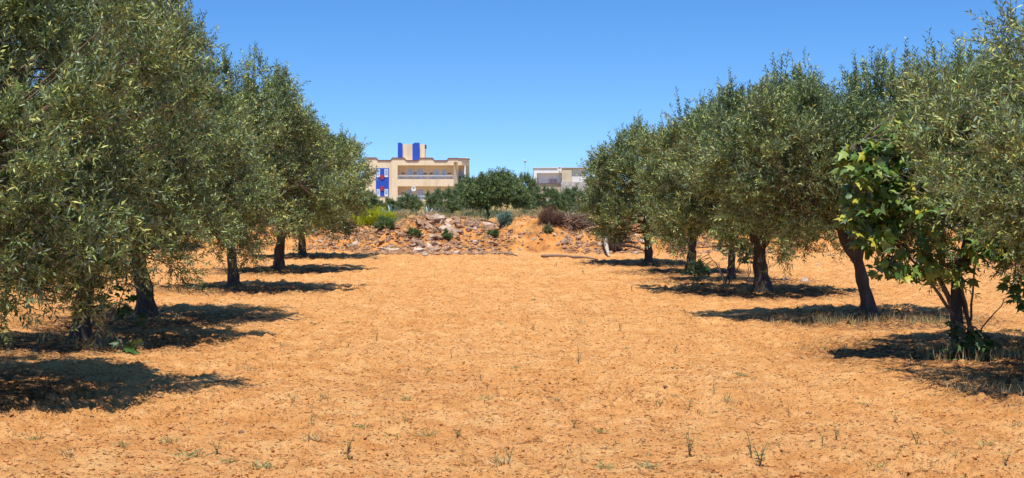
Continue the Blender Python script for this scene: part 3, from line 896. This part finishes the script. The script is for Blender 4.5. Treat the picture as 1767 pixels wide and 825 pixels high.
def white_house():
    Y = 190.0; k = Y / F_PX
    def X(u): return (820 + u / 5.893 - W_PX / 2) * k
    def Z(v): return at(883, 260 + v / 5.893, Y)[2]
    cx = X(740)
    root = empty('white_house', (cx, Y, 0), 'flat roofed white house with a shaded veranda and barred window', 'house')
    def bx(mb, u0, u1, v0, v1, y0, y1): return mb.box(X(u0) - cx, X(u1) - cx, y0, y1, Z(v1), Z(v0))
    g = MB(); bx(g, 595, 878, 176, 228, 0, 7); bx(g, 595, 626, 228.5, 332, 0, 7); bx(g, 626.5, 878, 228.5, 332, .7, 7)
    g.build('wall', M['whitewash'], root)
    g = MB(); bx(g, 590, 878, 170, 175.8, -.12, 7); g.build('roof_edge', M['white'], root)
    g = MB(); bx(g, 750, 832, 292, 329, .6, .697); f = g.build('window', M['brownwin'], root)
    g = MB()
    for u in np.linspace(756, 826, 6): g.box(X(u) - cx - .03, X(u) - cx + .03, .54, .597, Z(328), Z(293))
    g.build('window_bars', M['white'], f)
    for u in (658, 686, 714):
        g = MB(); bx(g, u - 9, u + 7, 296, 331, .6, .697); g.build('shutter', M['greywall'], root)
    g = MB(); bx(g, 627, 637, 275, 292, .5, .696); g.build('wall_lamp', M['dark'], root)
    g = MB(); g.box(X(560) - cx, X(868) - cx, .2, 7, -.3, Z(332.6)); g.build('plinth', M['tanwall'], root)
    g = MB(); bx(g, 560, 868, 333, 338, .05, .198); g.build('ledge', M['brownwin'], root)
    # the stone annex
    r2 = empty('stone_annex', (X(980), Y, 0), 'unfinished tan and grey block building joined to the right of the white house', 'building')
    c2 = X(980)
    def b2(mb, u0, u1, v0, v1, y0, y1): return mb.box(X(u0) - c2, X(u1) - c2, y0, y1, Z(v1), Z(v0))
    g = MB(); b2(g, 880, 979, 178, 318, -.4, 7); g.build('tan_wall', M['tanwall'], r2)
    g = MB(); b2(g, 980, 1125, 180, 318, -.1, 7); g.build('grey_wall', M['greywall'], r2)
    g = MB(); g.box(X(870) - c2, X(1125) - c2, -.8, 7, -.3, Z(318.6)); g.build('rubble_wall', M['stonewall'], r2)
    g = MB(); b2(g, 878, 1127, 172, 177.6, -.5, 7); g.build('coping', M['tanwall'], r2)
    d = empty('satellite_dish', (X(857), Y - .2, Z(188)), 'white satellite dish on the roof of the white house', 'satellite dish'); dish(d, .33)
    d = empty('rooftop_aerial', (X(610), Y + 1, Z(170)), 'thin aerial at the left corner of the white house roof', 'aerial')
    MB().tube([(-.9, 0, -2), (-.9, 0, .2)], .03, 5).build('mast', M['galv'], d)
    # street lamp left of it
    yl = 150.0
    tp = at(906, 279, yl); z0 = hgt(tp[0], yl)
    l = empty('street_lamp', (tp[0], yl, z0), 'slim street lamp with a pale head rising above the trees left of the white house', 'street lamp')
    hh = tp[2] - z0
    MB().tube([(0, 0, 0), (0, 0, hh)], [.04, .018], 8).build('pole', M['galv'], l)
    MB().tube([(0, 0, hh - .12), (0, 0, hh - .02), (0, 0, hh + .14), (0, 0, hh + .2)], [.04, .14, .10, .03], 10).build('lamp_head', M['galv'], l, True)
white_house()

# ------------------------------------------------------------------ shrubs on the bank
def shrub(name, loc, label, seed, w, h, mat, n=20, ntw=22, nlf=12, L=.07, Wd=.02, cat='shrub', group=None, upb=.8, tl=.25):
    rng = np.random.default_rng(seed)
    root = empty(name, loc, label, cat, group)
    C, O = [], []
    for _ in range(n):
        d = norm(rng.normal(size=3)); d[2] = abs(d[2])
        C.append(d * np.array([w / 2 * .8, w / 2 * .7, h * .75]) * rng.uniform(.3, 1) + np.array([0, 0, .04])); O.append(d)
    C = np.array(C); O = np.array(O)
    mb = MB()
    for c in C[:14]: mb.tube(bez(np.array([0, 0, -.06]), c * np.array([.4, .4, .6]), c, 4), np.linspace(.014, .004, 4), 5, 0, None, False)
    mb.build('stems', M['twig'], root)
    lv, lf, tint, tv, tf = foliage(rng, C, O, np.full(len(C), w * .12), ntw, nlf, L, Wd, tl * h / .7 if h < .7 else tl, upb, .7)
    mesh_np('foliage', lv, lf, M[mat], root, attrs={'tint': tint})
    return root
def shrub_at(name, px, py, wpx, hpx, label, seed, mat, **k):
    q = hit(px, py); s = q[1] / F_PX
    return shrub(name, (q[0], q[1], q[2] - .03), label, seed, wpx * s, hpx * s, mat, **k)
shrub_at('broom_shrub', 640, 390, 70, 42, 'bright yellow green bush beside the farthest left olive tree', 61, 'lime', n=34, ntw=24)
shrub_at('broom_shrub', 668, 386, 50, 22, 'low yellow green bush trailing right of the bright bush', 62, 'lime', n=20)
shrub_at('green_shrub', 664, 394, 46, 20, 'low blue green shrub under the bright yellow bush', 63, 'green_shrub', n=22)
shrub_at('blue_shrub', 871, 390, 27, 24, 'round blue green shrub on the crest beside the lone dark olive', 64, 'teal', n=22)
shrub_at('brown_shrub', 952, 384, 54, 26, 'rounded dark brown dry shrub on the crest', 65, 'brown_leaf', n=30, ntw=34, L=.06, Wd=.008)
shrub_at('green_shrub', 715, 408, 26, 14, 'little dark green shrub among the grey rocks left of the middle', 66, 'green_shrub', n=12)
shrub_at('green_shrub', 852, 408, 22, 14, 'little dark green shrub below the crest in the middle of the bank', 67, 'green_shrub', n=12)
shrub_at('green_shrub', 770, 412, 16, 14, 'little green shrub at the edge of the rock heap', 68, 'green_shrub', n=10)
shrub_at('green_shrub', 945, 402, 22, 12, 'small tufted shrub on the orange face of the bank', 69, 'sage', n=10)
# scrub on top
proto = shrub('scrub_bush', (0, 0, 0), 'x', 71, 1.2, .6, 'sage', n=26, ntw=26, group='scrub bushes on top of the bank')
proto2 = shrub('scrub_bush', (0, 0, 0), 'x', 72, 1.3, .55, 'dry_leaf', n=24, ntw=26, L=.10, Wd=.008, group='dry bushes on top of the bank')
rr = random.Random(9)
f1 = f2 = True
for i in range(110):
    x = rr.uniform(-9.5, 8); y = rr.uniform(56.2, 72) if i < 46 else rr.uniform(72, 88)
    if abs(x * 2600 / 56 + 37) < 34 and y < 64: y += 9
    dry = rr.random() < .38
    if dry:
        o = proto2 if f2 else copy_tree(proto2); f2 = False; o['label'] = 'straw coloured dry bush on top of the bank'
    else:
        o = proto if f1 else copy_tree(proto); f1 = False; o['label'] = 'grey green scrub bush on top of the bank'
    s = rr.uniform(.45, .95) * (1 if y < 66 else 1.25)
    o.location = (x * y / 56, y, hgt(x * y / 56, y) - .03); o.scale = (s, s, s * rr.uniform(.7, 1.1)); o.rotation_euler = (0, 0, rr.uniform(0, 6))

# agaves
def agave(loc, label, seed, r=.8):
    rng = np.random.default_rng(seed)
    root = empty('agave', loc, label, 'plant', 'pale agaves in front of the apartment building')
    for i in range(16):
        a = i * 2.4; el = R(25 + 50 * (i / 16)) ; L_ = r * rng.uniform(.8, 1.15)
        d = np.array([math.cos(a) * math.cos(el), math.sin(a) * math.cos(el), math.sin(el)])
        s = np.array([-math.sin(a), math.cos(a), 0])
        n_ = np.cross(d, s)
        V = []
        for t, w in ((0, .05), (.35, .075), (.7, .05), (1, .004)):
            c = d * L_ * t - np.array([0, 0, .15 * t * t])
            V += [c + s * w, c - n_ * w * .35, c - s * w, c + n_ * w * .25]
        F = [(j * 4 + q, j * 4 + (q + 1) % 4, j * 4 + 4 + (q + 1) % 4, j * 4 + 4 + q) for j in range(3) for q in range(4)] + [(3, 2, 1, 0), (12, 13, 14, 15)]
        MB().add(V, F).build('leaf', M['agave'], root)
for (px, y, top, lab, sd) in ((652, 75, 352, 'pale agave left of the other agaves, behind the bright yellow bush', 1), (676, 76, 345, 'tall pale agave with upright blades below the balconies', 2), (741, 78, 351, 'pale agave in front of the low olive trees', 3), (665, 74, 358, 'small pale agave low between the two larger ones', 4)):
    q = at(px, top, y); z0 = hgt(q[0], y)
    agave((q[0], y, z0), lab, sd, max(.5, (q[2] - z0) * 1.05))

# ------------------------------------------------------------------ rocks
def rock_mesh(seed, flat=.6, sub=2):
    import bmesh
    rng = np.random.default_rng(seed)
    bm = bmesh.new(); bmesh.ops.create_icosphere(bm, subdivisions=sub, radius=1)
    pl = [(norm(rng.normal(size=3)), rng.uniform(.45, .85)) for _ in range(11)]
    ax = np.array([rng.uniform(.8, 1.3), rng.uniform(.7, 1.0), flat * rng.uniform(.8, 1.2)])
    for v in bm.verts:
        p = np.array(v.co)
        for n_, d in pl:                       # cut by planes: flat broken faces
            e = p @ n_ - d
            if e > 0: p = p - n_ * e
        v.co = (p * (1 + .05 * rng.normal())) * ax
    me = bpy.data.meshes.new('rock'); bm.to_mesh(me); bm.free()
    return me
RM = [rock_mesh(100 + i, (.5, .6, .75, .9)[i % 4]) for i in range(8)]
for i, m_ in enumerate(RM): m_.materials.append(M[('rock', 'rubble', 'rock', 'rockpale')[i % 4]])
rr = random.Random(77)
def rock(x, y, s, label, group='rocks in the rubble bank', k=None, sc=None, z=None, tilt=None, name='rock', mat=None):
    k = rr.randrange(8) if k is None else k
    me = RM[k]
    if mat: me = me.copy(); me.materials.clear(); me.materials.append(mat)
    o = bpy.data.objects.new(name, me); col.objects.link(o)
    o.location = (x, y, (hgt(x, y) if z is None else z) + s * .12)
    o.rotation_euler = tilt or (rr.uniform(-.5, .5), rr.uniform(-.5, .5), rr.uniform(0, 6.28))
    o.scale = tuple(s * v for v in (sc or (1, 1, 1)))
    return tag(o, label, 'rock', group)
def rocks_px(n, x0, x1, y0, y1, smin, smax, label, power=2.2, mat=None):
    for _ in range(n):
        px, py = rr.uniform(x0, x1), rr.uniform(y0, y1)
        q = hit(px, py)
        if q[1] > 60 or q[1] < 49: continue
        s = smin + (smax - smin) * rr.random() ** power
        rock(q[0], q[1], s, label)
rocks_px(95, 712, 794, 372, 440, .08, .30, 'broken grey brown rock in the dense heap left of the middle of the bank', 1.6)
rocks_px(60, 600, 715, 396, 436, .06, .17, 'small tan rock on the low left slope of the bank')
rocks_px(26, 540, 600, 402, 432, .05, .13, 'small pale rock at the far left foot of the bank behind the trunks')
rocks_px(34, 800, 880, 385, 442, .05, .17, 'scattered pinkish rock on the slope in the middle of the bank')
rocks_px(24, 880, 970, 388, 445, .05, .13, 'small rock on the smooth orange face of the bank')
rocks_px(52, 965, 1050, 385, 445, .05, .20, 'grey rock strewn below the brush pile on the right end of the bank')
rocks_px(26, 1050, 1165, 400, 448, .05, .15, 'rock lying on the low right end of the bank behind the last olive')
rocks_px(22, 730, 790, 430, 444, .05, .12, 'pale stone at the foot of the rock heap')
rocks_px(16, 722, 790, 374, 412, .16, .26, 'big grey brown block piled high in the rock heap', 1)
rocks_px(7, 980, 1045, 388, 430, .14, .24, 'big grey block below the brush pile')
rocks_px(6, 800, 870, 384, 400, .14, .24, 'big pinkish block on the crest left of the blue green shrub')
q = hit(601, 412); rock(q[0], q[1], .30, 'large tilted flat grey slab standing on edge at the left of the bank', None, 0, (.9, .35, 1.1), tilt=(.5, .45, .2), name='slab', mat=M['rockpale'])
q = hit(664, 432); rock(q[0], q[1], .36, 'long flat pale slab lying at the left foot of the bank', None, 0, (1.2, .8, .45), tilt=(.1, .1, .1), name='slab', mat=M['rockpale'])
q = hit(682, 434); rock(q[0], q[1], .22, 'short flat slab touching the long pale one', None, 4, (1.2, .8, .5), tilt=(.1, -.1, .4), name='slab', mat=M['rockpale'])
q = hit(572, 408); rock(q[0], q[1], .13, 'upright pale stone left of the tilted slab', None, 2, (.8, .8, 1.3), tilt=(0, 0, 0), mat=M['rockpale'])
q = hit(840, 389); rock(q[0], q[1], .30, 'long pinkish boulder on the crest under the lone dark olive', None, 1, (1.5, .8, .6), tilt=(0, .2, .1), mat=M['rockpale'])
q = hit(848, 398); rock(q[0], q[1], .25, 'dark boulder just below the pinkish boulder on the crest', None, 2, (1, .8, .7))
q = hit(757, 384); rock(q[0], q[1], .24, 'dark capstone at the top of the rock heap', None, 3, (1, .8, .9), z=q[2] + .1)
q = hit(742, 392); rock(q[0], q[1], .27, 'pale block leaning on the top of the rock heap', None, 6, (1, .8, .8))
# field stones at right
for (px, py, s, lab) in ((1357, 484, .10, 'flat pale stone lying on the sand behind the right row'), (1388, 486, .11, 'second flat pale stone right of the first behind the right row'),
                         (1412, 458, .09, 'pale stone far back between two trees of the right row'), (1383, 617, .055, 'cream coloured pebble lying alone on the sand before the forked olive'),
                         (1532, 818, .050, 'reddish stone at the bottom edge right of the middle'), (1265, 610, .05, 'small orange clod throwing a dark shadow in the middle right'),
                         (415, 748, .05, 'orange clod below the big shadow on the left'), (1150, 674, .045, 'rounded clod half sunk in the sand right of the middle'),
                         (1065, 575, .04, 'orange flat chip of stone in the middle distance')):
    q = hit(px, py)
    o = rock(q[0], q[1], s, lab, None, 1 if 'orange' in lab or 'red' in lab or 'clod' in lab else 3, z=gz(q[0], q[1]), name='stone')

# small rubble, clods and litter as uncountable stuff
def scatter_rocks(name, pts, sizes, mat, label, cat, seed):
    rng = np.random.default_rng(seed)
    base = np.array([(1, 0, 0), (-1, 0, 0), (0, 1, 0), (0, -1, 0), (0, 0, 1), (0, 0, -1), (.6, .6, .6), (-.6, .6, .5), (.6, -.6, .5), (-.6, -.6, .6)], float)
    import bmesh
    bm = bmesh.new()
    for v in base: bm.verts.new(v)
    bmesh.ops.convex_hull(bm, input=bm.verts)
    bmesh.ops.triangulate(bm, faces=bm.faces)
    bm.verts.index_update()
    b = np.array([v.co[:] for v in bm.verts]); f = np.array([[v.index for v in q.verts] for q in bm.faces]); bm.free()
    n = len(pts); k = len(b)
    V = b[None] * (1 + .35 * rng.normal(size=(n, k, 1)).clip(-1, 1)) * sizes[:, None, None] * np.stack([rng.uniform(.8, 1.5, n), rng.uniform(.7, 1.1, n), rng.uniform(.45, .9, n)], 1)[:, None, :]
    a = rng.random(n) * 2 * PI; c, s = np.cos(a)[:, None], np.sin(a)[:, None]
    V = np.stack([V[..., 0] * c - V[..., 1] * s, V[..., 0] * s + V[..., 1] * c, V[..., 2]], -1) + pts[:, None, :]
    Fa = (f[None] + (np.arange(n) * k)[:, None, None]).reshape(-1, f.shape[1])
    o = mesh_np(name, V.reshape(-1, 3), Fa, mat)
    return tag(o, label, cat, kind='stuff')
rng = np.random.default_rng(3)
n = 22000
x = rng.uniform(-10, 9, n); y = 50.2 + rng.random(n) ** 1.3 * 6.5
keep = (vnoise(x * .55, y * .55, 7) + .35 * (np.abs(x + 3.3) < 2.3) - .35 * ((x > 0) & (x < 1.9)) > -.15)
x, y = x[keep], y[keep]
keep = y > 50.3 + 2.8 * sstep(-4.2, -6.5, x) + 1.2 * sstep(5, 9, x) - .3 + rng.random(len(x)) * .5
x, y = x[keep], y[keep]
s = .018 + .06 * rng.random(len(x)) ** 3
scatter_rocks('rubble', np.stack([x, y, land(x, y) + s * .2], 1), s, M['rubble'], 'loose small rubble covering the face of the bank', 'rubble', 4)
n = 30000
y = 9.8 + 40 * rng.random(n) ** 1.7; x = rng.uniform(-1, 1, n) * (y * .36 + 1)
s = .004 + .017 * rng.random(n) ** 6
M['clod'] = simple('dry_soil_clod', (.50, .22, .075), .35, 5, .95, .08, .3)
scatter_rocks('soil_clods', np.stack([x, y, land(x, y) + micro(x, y) + s * .25], 1), s, M['clod'], 'dry crumbled soil clods scattered over the sand', 'soil', 5)

# litter: thin straws, twigs, dead leaves
def litter(name, n, seed, L0, L1, Wd, mat, label, cat, under=False):
    rng = np.random.default_rng(seed)
    if under:
        T = np.array(TREES_XY)[rng.integers(0, len(TREES_XY), n)]
        a = rng.random(n) * 2 * PI; r = 2.1 * rng.random(n) ** .7
        x, y = T[:, 0] + np.cos(a) * r, T[:, 1] + np.sin(a) * r
    else:
        y = 9.8 + 40 * rng.random(n) ** 1.15; x = rng.uniform(-1, 1, n) * (y * .36 + 1)
    z = land(x, y) + micro(x, y) + .006
    a = rng.random(n) * 2 * PI
    D = norm(np.stack([np.cos(a), np.sin(a), rng.normal(size=n) * .22 + .05], 1))
    L_ = rng.uniform(L0, L1, n)
    V, F = leaf_arrays(np.stack([x, y, z], 1), D, L_, np.full(n, Wd) * rng.uniform(.6, 1.3, n), rng)
    tag(mesh_np(name, V, F, mat, attrs={'tint': np.repeat(rng.random(n), 4)}), label, cat, kind='stuff')
litter('dead_leaves', 32000, 6, .03, .06, .013, M['brown_leaf'], 'brown dead olive leaves and twigs lying under the crowns', 'litter', True)
litter('straw_litter', 9000, 7, .02, .10, .005, M['dry_leaf'], 'thin bleached straw bits lying over the sand', 'litter')
litter('twig_litter', 75000, 8, .012, .060, .010, M['crumb'], 'short brown twig bits lying over the sand', 'litter')

# grass blades: dry grass round trunk bases and on the bank
def blades(name, centres, per, rad, h, mat, label, seed, cat='grass', lean=.35, w=.006):
    rng = np.random.default_rng(seed)
    C = np.repeat(np.array(centres, float), per, 0); n = len(C)
    a = rng.random(n) * 2 * PI; r = rng.random(n) ** .6 * np.repeat(np.broadcast_to(rad, (len(centres),)), per)
    x, y = C[:, 0] + np.cos(a) * r, C[:, 1] + np.sin(a) * r * .8
    z = land(x, y) + micro(x, y) - .01
    D = norm(np.stack([rng.normal(size=n) * lean, rng.normal(size=n) * lean, np.ones(n)], 1))
    hh = h * rng.uniform(.4, 1.3, n) * (C[:, 2] if C.shape[1] > 2 else 1)
    Pb = np.stack([x, y, z], 1)
    az = rng.random(n) * 2 * PI; S = np.stack([np.cos(az), np.sin(az), np.zeros(n)], 1) * w / 2
    mid = Pb + D * (hh * .55)[:, None]; D2 = norm(D + rng.normal(size=(n, 3)) * .35); tip = mid + D2 * (hh * .5)[:, None]
    V = np.stack([Pb - S, Pb + S, mid + S * .8, tip, mid - S * .8], 1).reshape(-1, 3)
    b = (np.arange(n) * 5)[:, None]
    F = b + np.array([[0, 1, 2, 3, 4]])
    tag(mesh_np(name, V, F, mat, attrs={'tint': np.repeat(rng.random(n), 5)}), label, cat, kind='stuff')
ctr = [(x, y, 1.0) for x, y in TREES_XY]
ctr += [(5.2, 23.3, 1), (4.9, 23.6, .9), (4.5, 23.3, .7), (6.2, 23.4, 1), (6.6, 23.2, .8), (5.4, 18.3, 1), (6.0, 18.5, 1.2), (6.3, 18.2, 1), (5.0, 15.3, .8), (5.4, 15.0, .8), (6.0, 15.4, .8),
        (-5.6, 20.1, .9), (-5.2, 19.8, .8), (-5.9, 24.0, .8), (-5.4, 47.6, .7), (3.4, 43, .6), (4.7, 43, .6)]
blades('dry_grass', ctr, 190, .62, .16, M['dry_leaf'], 'dry straw grass standing round the trunk bases', 9)
blades('green_grass', ctr, 60, .55, .12, M['weed'], 'sparse green grass round the trunk bases', 10)
rng = np.random.default_rng(12)
n = 330
x = rng.uniform(-9, 8, n); y = rng.uniform(51.5, 60, n)
blades('bank_grass', np.stack([x, y, rng.uniform(.5, 1.2, n)], 1), 26, .25, .20, M['dry_leaf'], 'dry yellow grass tufts on the bank', 13, w=.016)
n = 2400
x = rng.uniform(-13, 13, n); y = rng.uniform(57, 92, n)
blades('scrub_grass', np.stack([x * y / 60, y, rng.uniform(.6, 1.5, n)], 1), 26, .5, .20, M['sage'], 'grey green grass and scrub covering the ground behind the bank', 14, w=.03)

# ------------------------------------------------------------------ weeds in the sand
def weed_upright(seed):
    rng = np.random.default_rng(seed)
    o = empty('weed', (0, 0, 0), 'x', 'weed', 'upright weeds in the sand')
    mb = MB(); Pn, Dn = [], []
    for j in range(rng.integers(1, 4)):
        e = np.array([rng.normal() * .05, rng.normal() * .05, rng.uniform(.12, .24)])
        p = bez(np.zeros(3), e * np.array([.2, .2, .6]), e, 6)
        mb.tube(p, np.linspace(.004, .0015, 6), 4, 0, None, False)
        for t in np.linspace(.1, 1, 12):
            i = min(int(t * 5), 5)
            a = rng.random() * 2 * PI
            Pn.append(p[i] + rng.normal(size=3) * .003); Dn.append(norm(np.array([math.cos(a), math.sin(a), .5])))
    mb.build('stem', M['twig'], o)
    n = len(Pn)
    V, F = leaf_arrays(np.array(Pn), np.array(Dn), rng.uniform(.02, .042, n), np.full(n, .011), rng)
    mesh_np('leaves', V, F, M['weed'], o, attrs={'tint': np.repeat(rng.random(n) * .7, 4)})
    return o
def weed_tuft(seed, mat='weed', h=.08, n=34, spread=.9):
    rng = np.random.default_rng(seed)
    a = rng.random(n) * 2 * PI
    D = norm(np.stack([np.cos(a) * spread, np.sin(a) * spread, rng.uniform(.3, 1.2, n)], 1))
    V, F = leaf_arrays(rng.normal(size=(n, 3)) * np.array([.03, .03, .004]), D, rng.uniform(.5, 1.3, n) * h, np.full(n, .008), rng, .15)
    o = mesh_np('grass_tuft', V, F, M[mat], attrs={'tint': np.repeat(rng.random(n) * .8, 4)})
    return tag(o, 'x', 'weed', 'low tufts in the sand')
ups = [weed_upright(s) for s in (1, 2, 3, 4)]; tfs = [weed_tuft(5), weed_tuft(6, 'weed', .1, 26), weed_tuft(7, 'dry_leaf', .11, 40, .6)]
uu = [True] * 4; ut = [True] * 3
rr = random.Random(21)
def put(lst, flags, k, px, py, s, label):
    o = lst[k] if flags[k] else copy_tree(lst[k]); flags[k] = False
    q = hit(px, py)
    o.location = (q[0], q[1], gz(q[0], q[1]) - .004); o.scale = (s * .85, s * .85, s * .8); o.rotation_euler = (0, 0, rr.uniform(0, 6)); o['label'] = label
up_px = [(537, 755, 1.2, 'leafy upright weed left of the middle near the bottom'), (600, 795, 1.3, 'dry branching weed stalk near the bottom left of the middle'), (700, 735, .9, None), (790, 758, .9, None),
         (998, 630, 1.3, 'tall single weed stem in the middle of the sand'), (990, 742, .8, None), (1190, 790, 1.25, 'thin weed stem near the bottom right of the middle'), (1312, 808, 1.4, 'tall dark weed stem nearest the bottom right of the middle'), (1297, 795, 1.2, None),
         (1582, 770, 1.1, 'upright weed in the sand below the right hand shadow'), (1188, 712, .9, None), (1140, 705, .8, None), (1362, 720, .8, None), (1420, 775, .8, None), (1443, 765, .8, None), (1258, 695, .8, None), (1232, 682, .8, None),
         (1070, 570, .9, None), (920, 570, .8, None), (1005, 470, 1, None), (960, 460, 1, None), (650, 590, .9, None), (1165, 610, .8, None), (880, 800, .9, None), (780, 620, .7, None), (830, 660, .7, None), (505, 700, .8, None), (375, 790, .9, None), (1648, 800, .8, None), (1735, 815, .9, None), (1545, 730, .7, None), (640, 520, 1, None), (750, 480, 1, None), (1090, 500, 1, None)]
for i, (px, py, s, lab) in enumerate(up_px): put(ups, uu, i % 4, px, py, s, lab or 'small upright weed standing in the open sand')
tf_px = [(455, 805, 1.6), (735, 755, 1.2), (545, 765, 1.3), (290, 768, 1.2), (332, 797, 1.5), (865, 808, 1.4), (1040, 808, 1.2), (1120, 812, 1.2), (962, 695, 1), (700, 690, 1), (840, 695, 1), (860, 562, 1), (1082, 602, 1), (1035, 748, 1.2), (1260, 697, 1.1), (625, 745, 1.1), (680, 755, 1.1), (560, 690, .9),
         (1490, 700, 1), (1520, 812, 1.2), (1590, 636, 1), (920, 520, 1), (780, 545, 1), (680, 500, 1), (600, 560, 1), (1170, 560, 1), (430, 640, 1), (395, 800, 1.2), (210, 775, 1.1), (120, 790, 1.1), (60, 760, 1), (1700, 770, 1.1), (1750, 740, 1), (1630, 745, 1), (1280, 650, 1), (1000, 560, 1), (890, 640, 1), (740, 640, 1), (490, 600, 1), (540, 560, 1)]
for i, (px, py, s) in enumerate(tf_px): put(tfs, ut, i % 3, px, py, s, ('low green weed tuft in the open sand', 'loose pale green grass tuft in the open sand', 'dry straw tuft in the open sand')[i % 3])
rng = np.random.default_rng(17)
n = 1500
y = 10 + 38 * rng.random(n) ** 1.5; x = rng.uniform(-1, 1, n) * (y * .34)
kp = vnoise(x * .8, y * .8, 19) > .28; x = x[kp]; y = y[kp]; n = len(x)
blades('sparse_weeds', np.stack([x, y, rng.uniform(.4, 1.2, n)], 1), 7, .04, .06, M['weed'], 'tiny sparse weed seedlings sprinkled over the sand', 15, lean=.6)

# ------------------------------------------------------------------ dead wood on the bank
def brush(px, py, wpx, hpx, label, seed, n, mat, name='brush_pile', flat=1.0, r=.012):
    rng = np.random.default_rng(seed)
    q = hit(px, py); s = q[1] / F_PX; w, h = wpx * s, hpx * s
    root = empty(name, (q[0], q[1], q[2] - .03), label, 'brush pile')
    mb = MB(); th = MB()
    for i in range(n):
        c = norm(rng.normal(size=3)) * rng.random() ** .5; c[2] = abs(c[2])
        c = c * np.array([w * .42, w * .3, h * .75])
        d = norm(np.array([rng.normal(), rng.normal() * .6, rng.normal() * .55 * flat])) * rng.uniform(.15, .42) * w * .5
        m_ = c + rng.normal(size=3) * .05
        tgt = mb if i % 6 == 0 else th
        k = 2.2 if i % 6 == 0 else .7
        tgt.tube(bez(c - d, m_, c + d, 5), np.linspace(r * k, r * k * .3, 5), 5, .1, rng, False)
    mb.build('branches', mat, root, True); th.build('twigs', mat, root, True)
brush(1003, 388, 74, 34, 'tangled pale brown pile of cut branches on the right end of the crest', 1, 330, M['dead'])
brush(955, 388, 60, 22, 'dark twiggy brush under the rounded brown shrub', 2, 160, M['root'])
brush(1035, 404, 60, 16, 'dark tangle of dead twigs trailing down right of the brush pile', 3, 150, M['root'])
brush(752, 400, 40, 14, 'few dead sticks caught in the rock heap', 4, 26, M['dead'])
def logo(name, pts, rad, label, mat, cat='log', seed=0):
    rng = np.random.default_rng(seed)
    pts = np.array(pts); c = pts[0].copy()
    o = MB().tube(pts - c, rad, 10, .14, rng).build(name, mat, None, True); o.location = c
    return tag(o, label, cat)
a = hit(1040, 418); b = hit(1050, 444)
a = a + np.array([0, -.2, .28]); b = b + np.array([0, -.15, .05])
logo('dead_log', [a, a * .66 + b * .34 + np.array([.03, 0, 0]), a * .33 + b * .67, b], [.075, .07, .06, .025], 'bleached pale log leaning down the right end of the bank', M['deadpale'])
q = hit(1062, 436)
rt = empty('uprooted_stump', (q[0], q[1], q[2]), 'black uprooted stump with spreading roots beside the bleached log', 'stump')
rng = np.random.default_rng(8)
MB().tube([(-.05, 0, -.1), (-.12, 0, .3), (-.32, .05, .66)], [.17, .15, .10], 12, .2, rng).build('stump', M['root'], rt, True)
for e in ((-.75, .1, .75), (.5, 0, .5), (.75, -.1, .32), (1.0, -.2, .05), (.3, -.2, .0), (-.5, 0, .35), (.1, 0, .75)):
    e = np.array(e)
    MB().tube(bez(np.array([-.08, 0, .25]), e * .5 + np.array([0, 0, .28]), e, 8), np.linspace(.085, .015, 8), 7, .2, rng).build('root', M['root'], rt, True)
for (pa, pb, lab, sd) in (((935, 444), (1000, 446), 'long grey branch lying along the foot of the bank', 1), ((985, 446), (1032, 450), 'pale bent branch lying right of the long grey branch', 2), ((862, 440), (893, 443), 'short pale branch lying at the foot of the bank in the middle', 3), ((820, 381), (852, 386), 'old root lying on the crest by the lone dark olive', 4)):
    a, b = hit(*pa), hit(*pb)
    m_ = (a + b) / 2 + np.array([0, .1, .06])
    logo('fallen_branch', bez(a + np.array([0, 0, .03]), m_ + np.array([0, 0, .05]), b + np.array([0, 0, .03]), 7), np.linspace(.05, .018, 7), lab, M['dead'], 'branch', sd)
